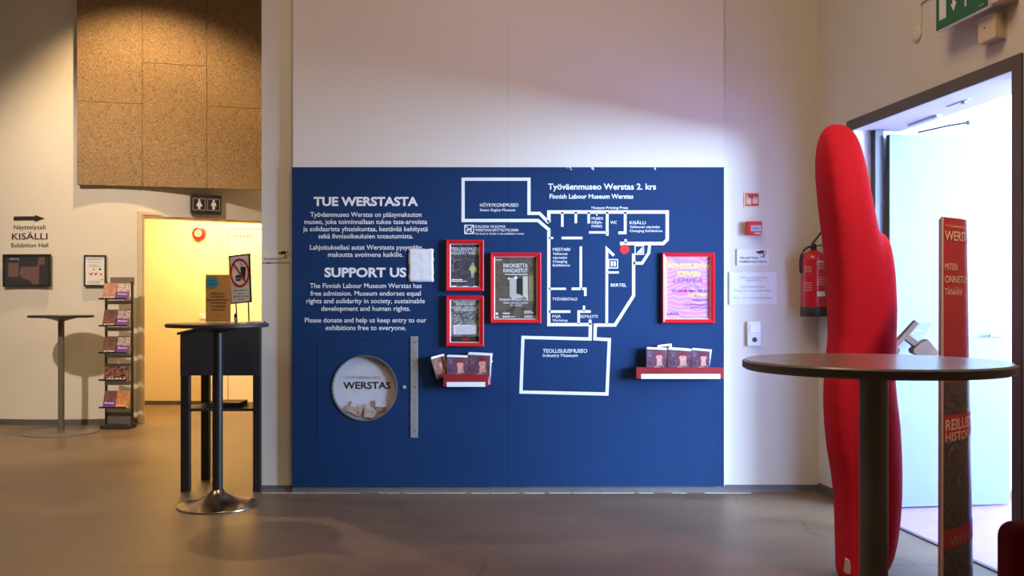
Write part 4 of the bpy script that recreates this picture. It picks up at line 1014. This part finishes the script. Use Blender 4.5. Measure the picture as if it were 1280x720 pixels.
ZF = HZ + EYE * STH
main = [(158.4, 1038, 1047, .10), (160, 1032, 1053, .25), (164, 1027, 1059, .42), (172, 1022.5, 1065.5, .62), (185, 1019.5, 1071, .78), (200, 1018.6, 1075, .88), (225, 1019.5, 1080.5, .96), (260, 1023.5, 1088, 1), (285, 1027, 1094, 1), (300, 1029, 1099, 1),
        (320, 1031, 1107, 1), (340, 1033.3, 1113, 1), (380, 1036, 1119, 1), (420, 1036.5, 1121, 1), (450, 1033.5, 1120, 1), (475, 1030.8, 1119.6, 1), (500, 1030, 1122.5, 1), (530, 1031.5, 1127, 1), (560, 1035, 1129, 1), (590, 1041, 1130, 1), (620, 1045, 1129.5, 1),
(650, 1046.5, 1127, 1), (675, 1047, 1123, 1), (695, 1048, 1117, 1), (706, 1048, 1110, 1), (714, 1049, 1104, .98), (ZF, 1052, 1098, .94)]
bm = BM(); loft(bm, main, .14)
lobe = [(288.6, 1097, 1101, .15), (290.5, 1089, 1106, .35), (296, 1082, 1110.5, .6), (306, 1076, 1114, .8), (325, 1070, 1117.2, .95), (350, 1068, 1119.8, 1), (385, 1068, 1121.6, 1), (430, 1066, 1121, .98), (470, 1066, 1118, .9), (500, 1070, 1114, .7)]
loft(bm, lobe, .137, yoff=.004)
o = t.part('upholstered_body', bm, M['redfab'], smooth=True)
rm = o.modifiers.new('fuse', 'REMESH'); rm.mode = 'VOXEL'; rm.voxel_size = .012; rm.use_smooth_shade = True
sm = o.modifiers.new('soft', 'SMOOTH'); sm.factor = .5; sm.iterations = 8
bm = BM(); prism(bm, t.P((1037.4, 700), (1041.4, 700.5), (1042.4, 692), (1041, 684.5), (1038.6, 684), (1038.4, 692)), -.205, -.17)
t.part('fabric_tag', bm, M['beige_edge'])

# ------------------------------------------------------------------ curved printed totem
A0 = Vector((1.683, 3.6, 0))
ang = R(28)
t = T('display_totem', 'tall narrow red display column with cream lettering near the doorway', 'display stand', A0, 0)
u_ = Vector((math.sin(ang), math.cos(ang), 0)); v_ = Vector((math.cos(ang), -math.sin(ang), 0))
ZT = EYE + (HZ - 271) / F * 3.6
def tw(z): return .60 - .13 * z / ZT          # chord width
def tp(s, z, out=0.0):                        # s 0..1 along the printed face
    c_ = tw(z); bul = .17 * c_
    return u_ * (c_ * s) + v_ * (bul * math.sin(math.pi * s) + out)
def face(bm, s0, s1, z0, z1, out, ns=14, nz=6, th=.004):
    f = [[bm.verts.new(tp(s0 + (s1 - s0) * i / ns, z0 + (z1 - z0) * j / nz, out) + Vector((0, 0, z0 + (z1 - z0) * j / nz))) for i in range(ns + 1)] for j in range(nz + 1)]
    for j in range(nz):
        for i in range(ns): bm.faces.new((f[j][i], f[j][i + 1], f[j + 1][i + 1], f[j + 1][i]))
    return bm
# body: lens section
bm = BM()
ns = 20
rows_ = []
for z in (0, ZT * .5, ZT):
    rg = [bm.verts.new(tp(i / ns, z, 0) + Vector((0, 0, z))) for i in range(ns + 1)]
    for i in range(ns - 1, 0, -1):
        s = i / ns; c_ = tw(z)
        rg.append(bm.verts.new(u_ * (c_ * s) - v_ * (.05 * c_ * math.sin(math.pi * s)) + Vector((0, 0, z))))
    rows_.append(rg)
for a, b in zip(rows_, rows_[1:]):
    for i in range(len(a)): bm.faces.new((a[i], a[(i + 1) % len(a)], b[(i + 1) % len(a)], b[i]))
bm.faces.new(rows_[0][::-1]); bm.faces.new(rows_[-1])
t.part('body', bm, M['maroon'], smooth=True)
bm = BM(); tube(bm, [Vector((0, 0, .0)) - u_ * .002, Vector((0, 0, ZT)) - u_ * .002], .0055, 8)
t.part('edge_strip', bm, M['beige_edge'])
def zz(py, s=.2): return EYE - (py - HZ) / F * (3.6 + .1 * s)
ZP = zz(478)
t.part('photo_panel', face(BM(), .01, .97, .02, ZP, .0015), M['history'], fix=False, smooth=True)
def ttext(body, z, cap, s0, s1, bold=.0):
    bm = text_bm(body, 0, 1, 0, cap, 0, bold)
    # subdivide long edges a little through the mapping of each vertex on the curved face
    for v in bm.verts:
        s = s0 + (s1 - s0) * v.co.x; zz_ = z + v.co.z
        p = tp(s, zz_, .0032)
        v.co = Vector((p.x, p.y, zz_))
    return bm
t.part('red_band', face(BM(), .01, .97, zz(550), zz(519), .0026), M['maroon'], fix=False, smooth=True)
t.part('red_band', face(BM(), .01, .97, zz(687), zz(662), .0026), M['maroon'], fix=False, smooth=True)
t.part('text', ttext('TYÖVÄENMUSEO', zz(284), .010, .03, .40), M['cream_print'])
t.part('logo', ttext('WERSTAS', zz(300), .038, .025, .50, .01), M['cream_print'])
t.part('text', ttext('MITEN', zz(337.5), .028, .025, .19), M['cream_print'])
t.part('text', ttext('ONNISTUIMME', zz(353.5), .030, .025, .50), M['cream_print'])
t.part('text', ttext('TÄNÄÄN?', zz(369), .028, .025, .27), M['cream_print'])
t.part('title', ttext('REILUSTI', zz(538), .044, .03, .46, .015), M['cream_print'])
t.part('title', ttext('HISTORIAA', zz(552), .036, .03, .52, .01), M['cream_print'])
t.part('logo', ttext('WERSTAS', zz(684), .040, .08, .52, .0), mat('muted_cream_print', (.42, .17, .13), .5))

# ------------------------------------------------------------------ wooden stand with clear leaflet tray
YS = 4.86; SS = F / YS
t = T('leaflet_stand', 'wooden stand with tilted clear leaflet tray behind the red finger', 'stand', ((1098 - 640) / SS, YS, 0), px=(1098, HZ + EYE * SS), S=SS)
def bar(bm, p0, p1, wd, y0, y1): return stroke(bm, t.P(p0, p1), wd / SS, y0, y1)
t.part('post', t.rect(BM(), 1094, 1102, 470, HZ + EYE * SS, -.02, .02), M['wood'], bevel=.002)
t.part('base', lathe(BM(), [(.10, 0), (.10, .02), (.09, .026)], seg=36), M['wood'], smooth=True)
t.part('head_block', prism(BM(), t.P((1094, 474), (1108, 474), (1124, 436), (1116, 430), (1102, 440)), -.02, .02), M['wood'], bevel=.002)
t.part('rail', bar(BM(), (1112, 436.5), (1143.5, 402.2), 6.6, -.035, .0), M['wood'], bevel=.003)
t.part('arm', bar(BM(), (1130, 419.5), (1148, 433.5), 8.4, -.022, .01), M['wood'], bevel=.003)
t.part('foot_block', prism(BM(), t.P((1146, 429), (1157, 423.5), (1171.5, 440.5), (1160, 452), (1139, 441), (1138, 436.5)), -.03, .03), M['wood'], bevel=.003)
bm = BM()
pl = [(t.X(1112), -.005, t.Z(446)), (t.X(1144), -.005, t.Z(404)), (t.X(1174.5), .09, t.Z(404.5)), (t.X(1150), .09, t.Z(440))]
a = [bm.verts.new(p) for p in pl]; b = [bm.verts.new(Vector(p) + Vector((.002, -.004, .003))) for p in pl]
bm.faces.new(a); bm.faces.new(b[::-1])
for i in range(4): bm.faces.new((a[i], b[i], b[(i + 1) % 4], a[(i + 1) % 4]))
t.part('clear_tray', bm, glass('tinted_acrylic', (.84, .86, .95), .06))
t.part('tray_edge', tube(BM(), [(t.X(1140), .0, t.Z(418)), (t.X(1146), .02, t.Z(413.6)), (t.X(1158), .05, t.Z(413.2))], .0022, 6), M['inkgrey'])

# ------------------------------------------------------------------ red chair at the frame's edge
t = T('upholstered_chair', 'dark red upholstered chair seen from behind beside the near table', 'chair', (1.365, 2.02, 0), R(-4))
def cushion(x0, x1, y0, y1, z0, z1, rad): return box(BM(), x0, x1, y0, y1, z0, z1), rad
t.part('backrest', box(BM(), -.275, .275, -.06, .06, .22, .742), M['redfab2'], bevel=.035, seg=5, smooth=True)
t.part('seat', box(BM(), -.26, .27, .065, .52, .30, .43), M['redfab2'], bevel=.035, seg=5, smooth=True)
for x in (-.22, .23):
    for y in (-.02, .46): t.part('leg', box(BM(), x - .018, x + .018, y - .018, y + .018, 0, .31), M['black'], bevel=.002)

# ------------------------------------------------------------------ exit sign and fittings on the right wall
t = T('exit_sign', 'green emergency exit sign with white arrow above the doorway', 'sign', RW(1.46, -.085, 2.545), RU)
bm = BM(); box(bm, .0, .40, -.012, .004, .0, .21); t.part('plate_edge', bm, M['paper'], bevel=.001)
t.part('green_face', box(BM(), .002, .398, -.0135, -.012, .006, .208), M['green'])
def q(x, z): return (x, z)
t.part('door_symbol', prism(BM(), [(.03, .05), (.085, .05), (.085, .2), (.03, .2)], -.0148, -.0135), M['paper'])
t.part('arrow_symbol', prism(BM(), [(.136, .2), (.136, .10), (.122, .10), (.146, .062), (.17, .10), (.156, .10), (.156, .2)], -.0148, -.0135), M['paper'])
bm = stroke(BM(), [(.235, .056), (.24, .11), (.265, .15)], .012, -.0148, -.0135); stroke(bm, [(.265, .15), (.29, .10), (.325, .095)], .014, -.0148, -.0135); stroke(bm, [(.265, .15), (.28, .19)], .03, -.0148, -.0135); disc(bm, .29, .207, .012, -.0148, -.0135)
t.part('running_figure', bm, M['paper'])
t.part('maker_mark', box(BM(), .335, .37, -.0148, -.0135, .022, .027), M['inkgrey'])
t.part('housing', box(BM(), .36, .47, .0, .085, .012, .21), M['cream_plastic'], bevel=.004)
t.part('lamp_body', box(BM(), .02, .36, .004, .02, .015, .205), M['cream_plastic'])
t = T('junction_box', 'cream junction box under the exit sign', 'junction box', RW(1.72, 0, 2.415), RU)
t.part('cover', box(BM(), 0, .125, -.055, -.008, 0, .118), M['cream_plastic'], bevel=.005); t.part('back_plate', box(BM(), -.004, .129, -.008, 0, -.004, .122), M['cream_plastic'])
t.part('screw', lathe(BM(), [(.004, -.055), (.003, -.0575)], (.05, 0, .065), 12, 'y'), M['wood'])
cp = RW(1.14, 0, EYE + (HZ - 43) / F * 4.84)
t = T('cable_cover', 'round painted cable cover with thin cable on the wall by the exit sign', 'cable cover', cp, RU)
t.part('cap', lathe(BM(), [(.042, 0), (.042, -.008), (.034, -.014), (.02, -.014)], seg=32, axis='y'), M['wall'], smooth=True)
t.part('cable', tube(BM(), [(.03, -.006, .0), (.036, -.005, .05), (.036, -.005, .135), (.05, -.005, .15), (.25, -.005, .165), (.40, -.005, .172)], .005, 8), M['wall'], smooth=True)
t.part('screw', lathe(BM(), [(.004, -.001), (.003, -.004)], (-.05, 0, .012), 10, 'y'), M['wood'])

# fittings at the head of the doorway
t = T('door_closer', 'slim door closer arm under the doorway head', 'door closer', RW(.62, .28, ZL), RU)
t.part('arm', tube(BM(), [(-.02, .05, -.03), (.14, .13, -.02), (.26, .18, -.022)], .006, 8), M['dark_rebate'], smooth=True)
t.part('slide_rail', box(BM(), .05, .34, -.06, -.03, -.012, 0), M['zinc'])
t.part('joint', lathe(BM(), [(.012, -.035), (.012, -.012)], (.26, .18, 0), 14), M['dark_rebate'])
t = T('latch_plate', 'metal latch plate on the doorway soffit', 'latch plate', RW(1.25, .16, ZL), RU)
t.part('plate', box(BM(), -.09, .09, -.012, .012, -.004, 0), M['zinc']); t.part('bolt', box(BM(), .03, .06, -.009, .009, -.014, -.004), M['steel'])
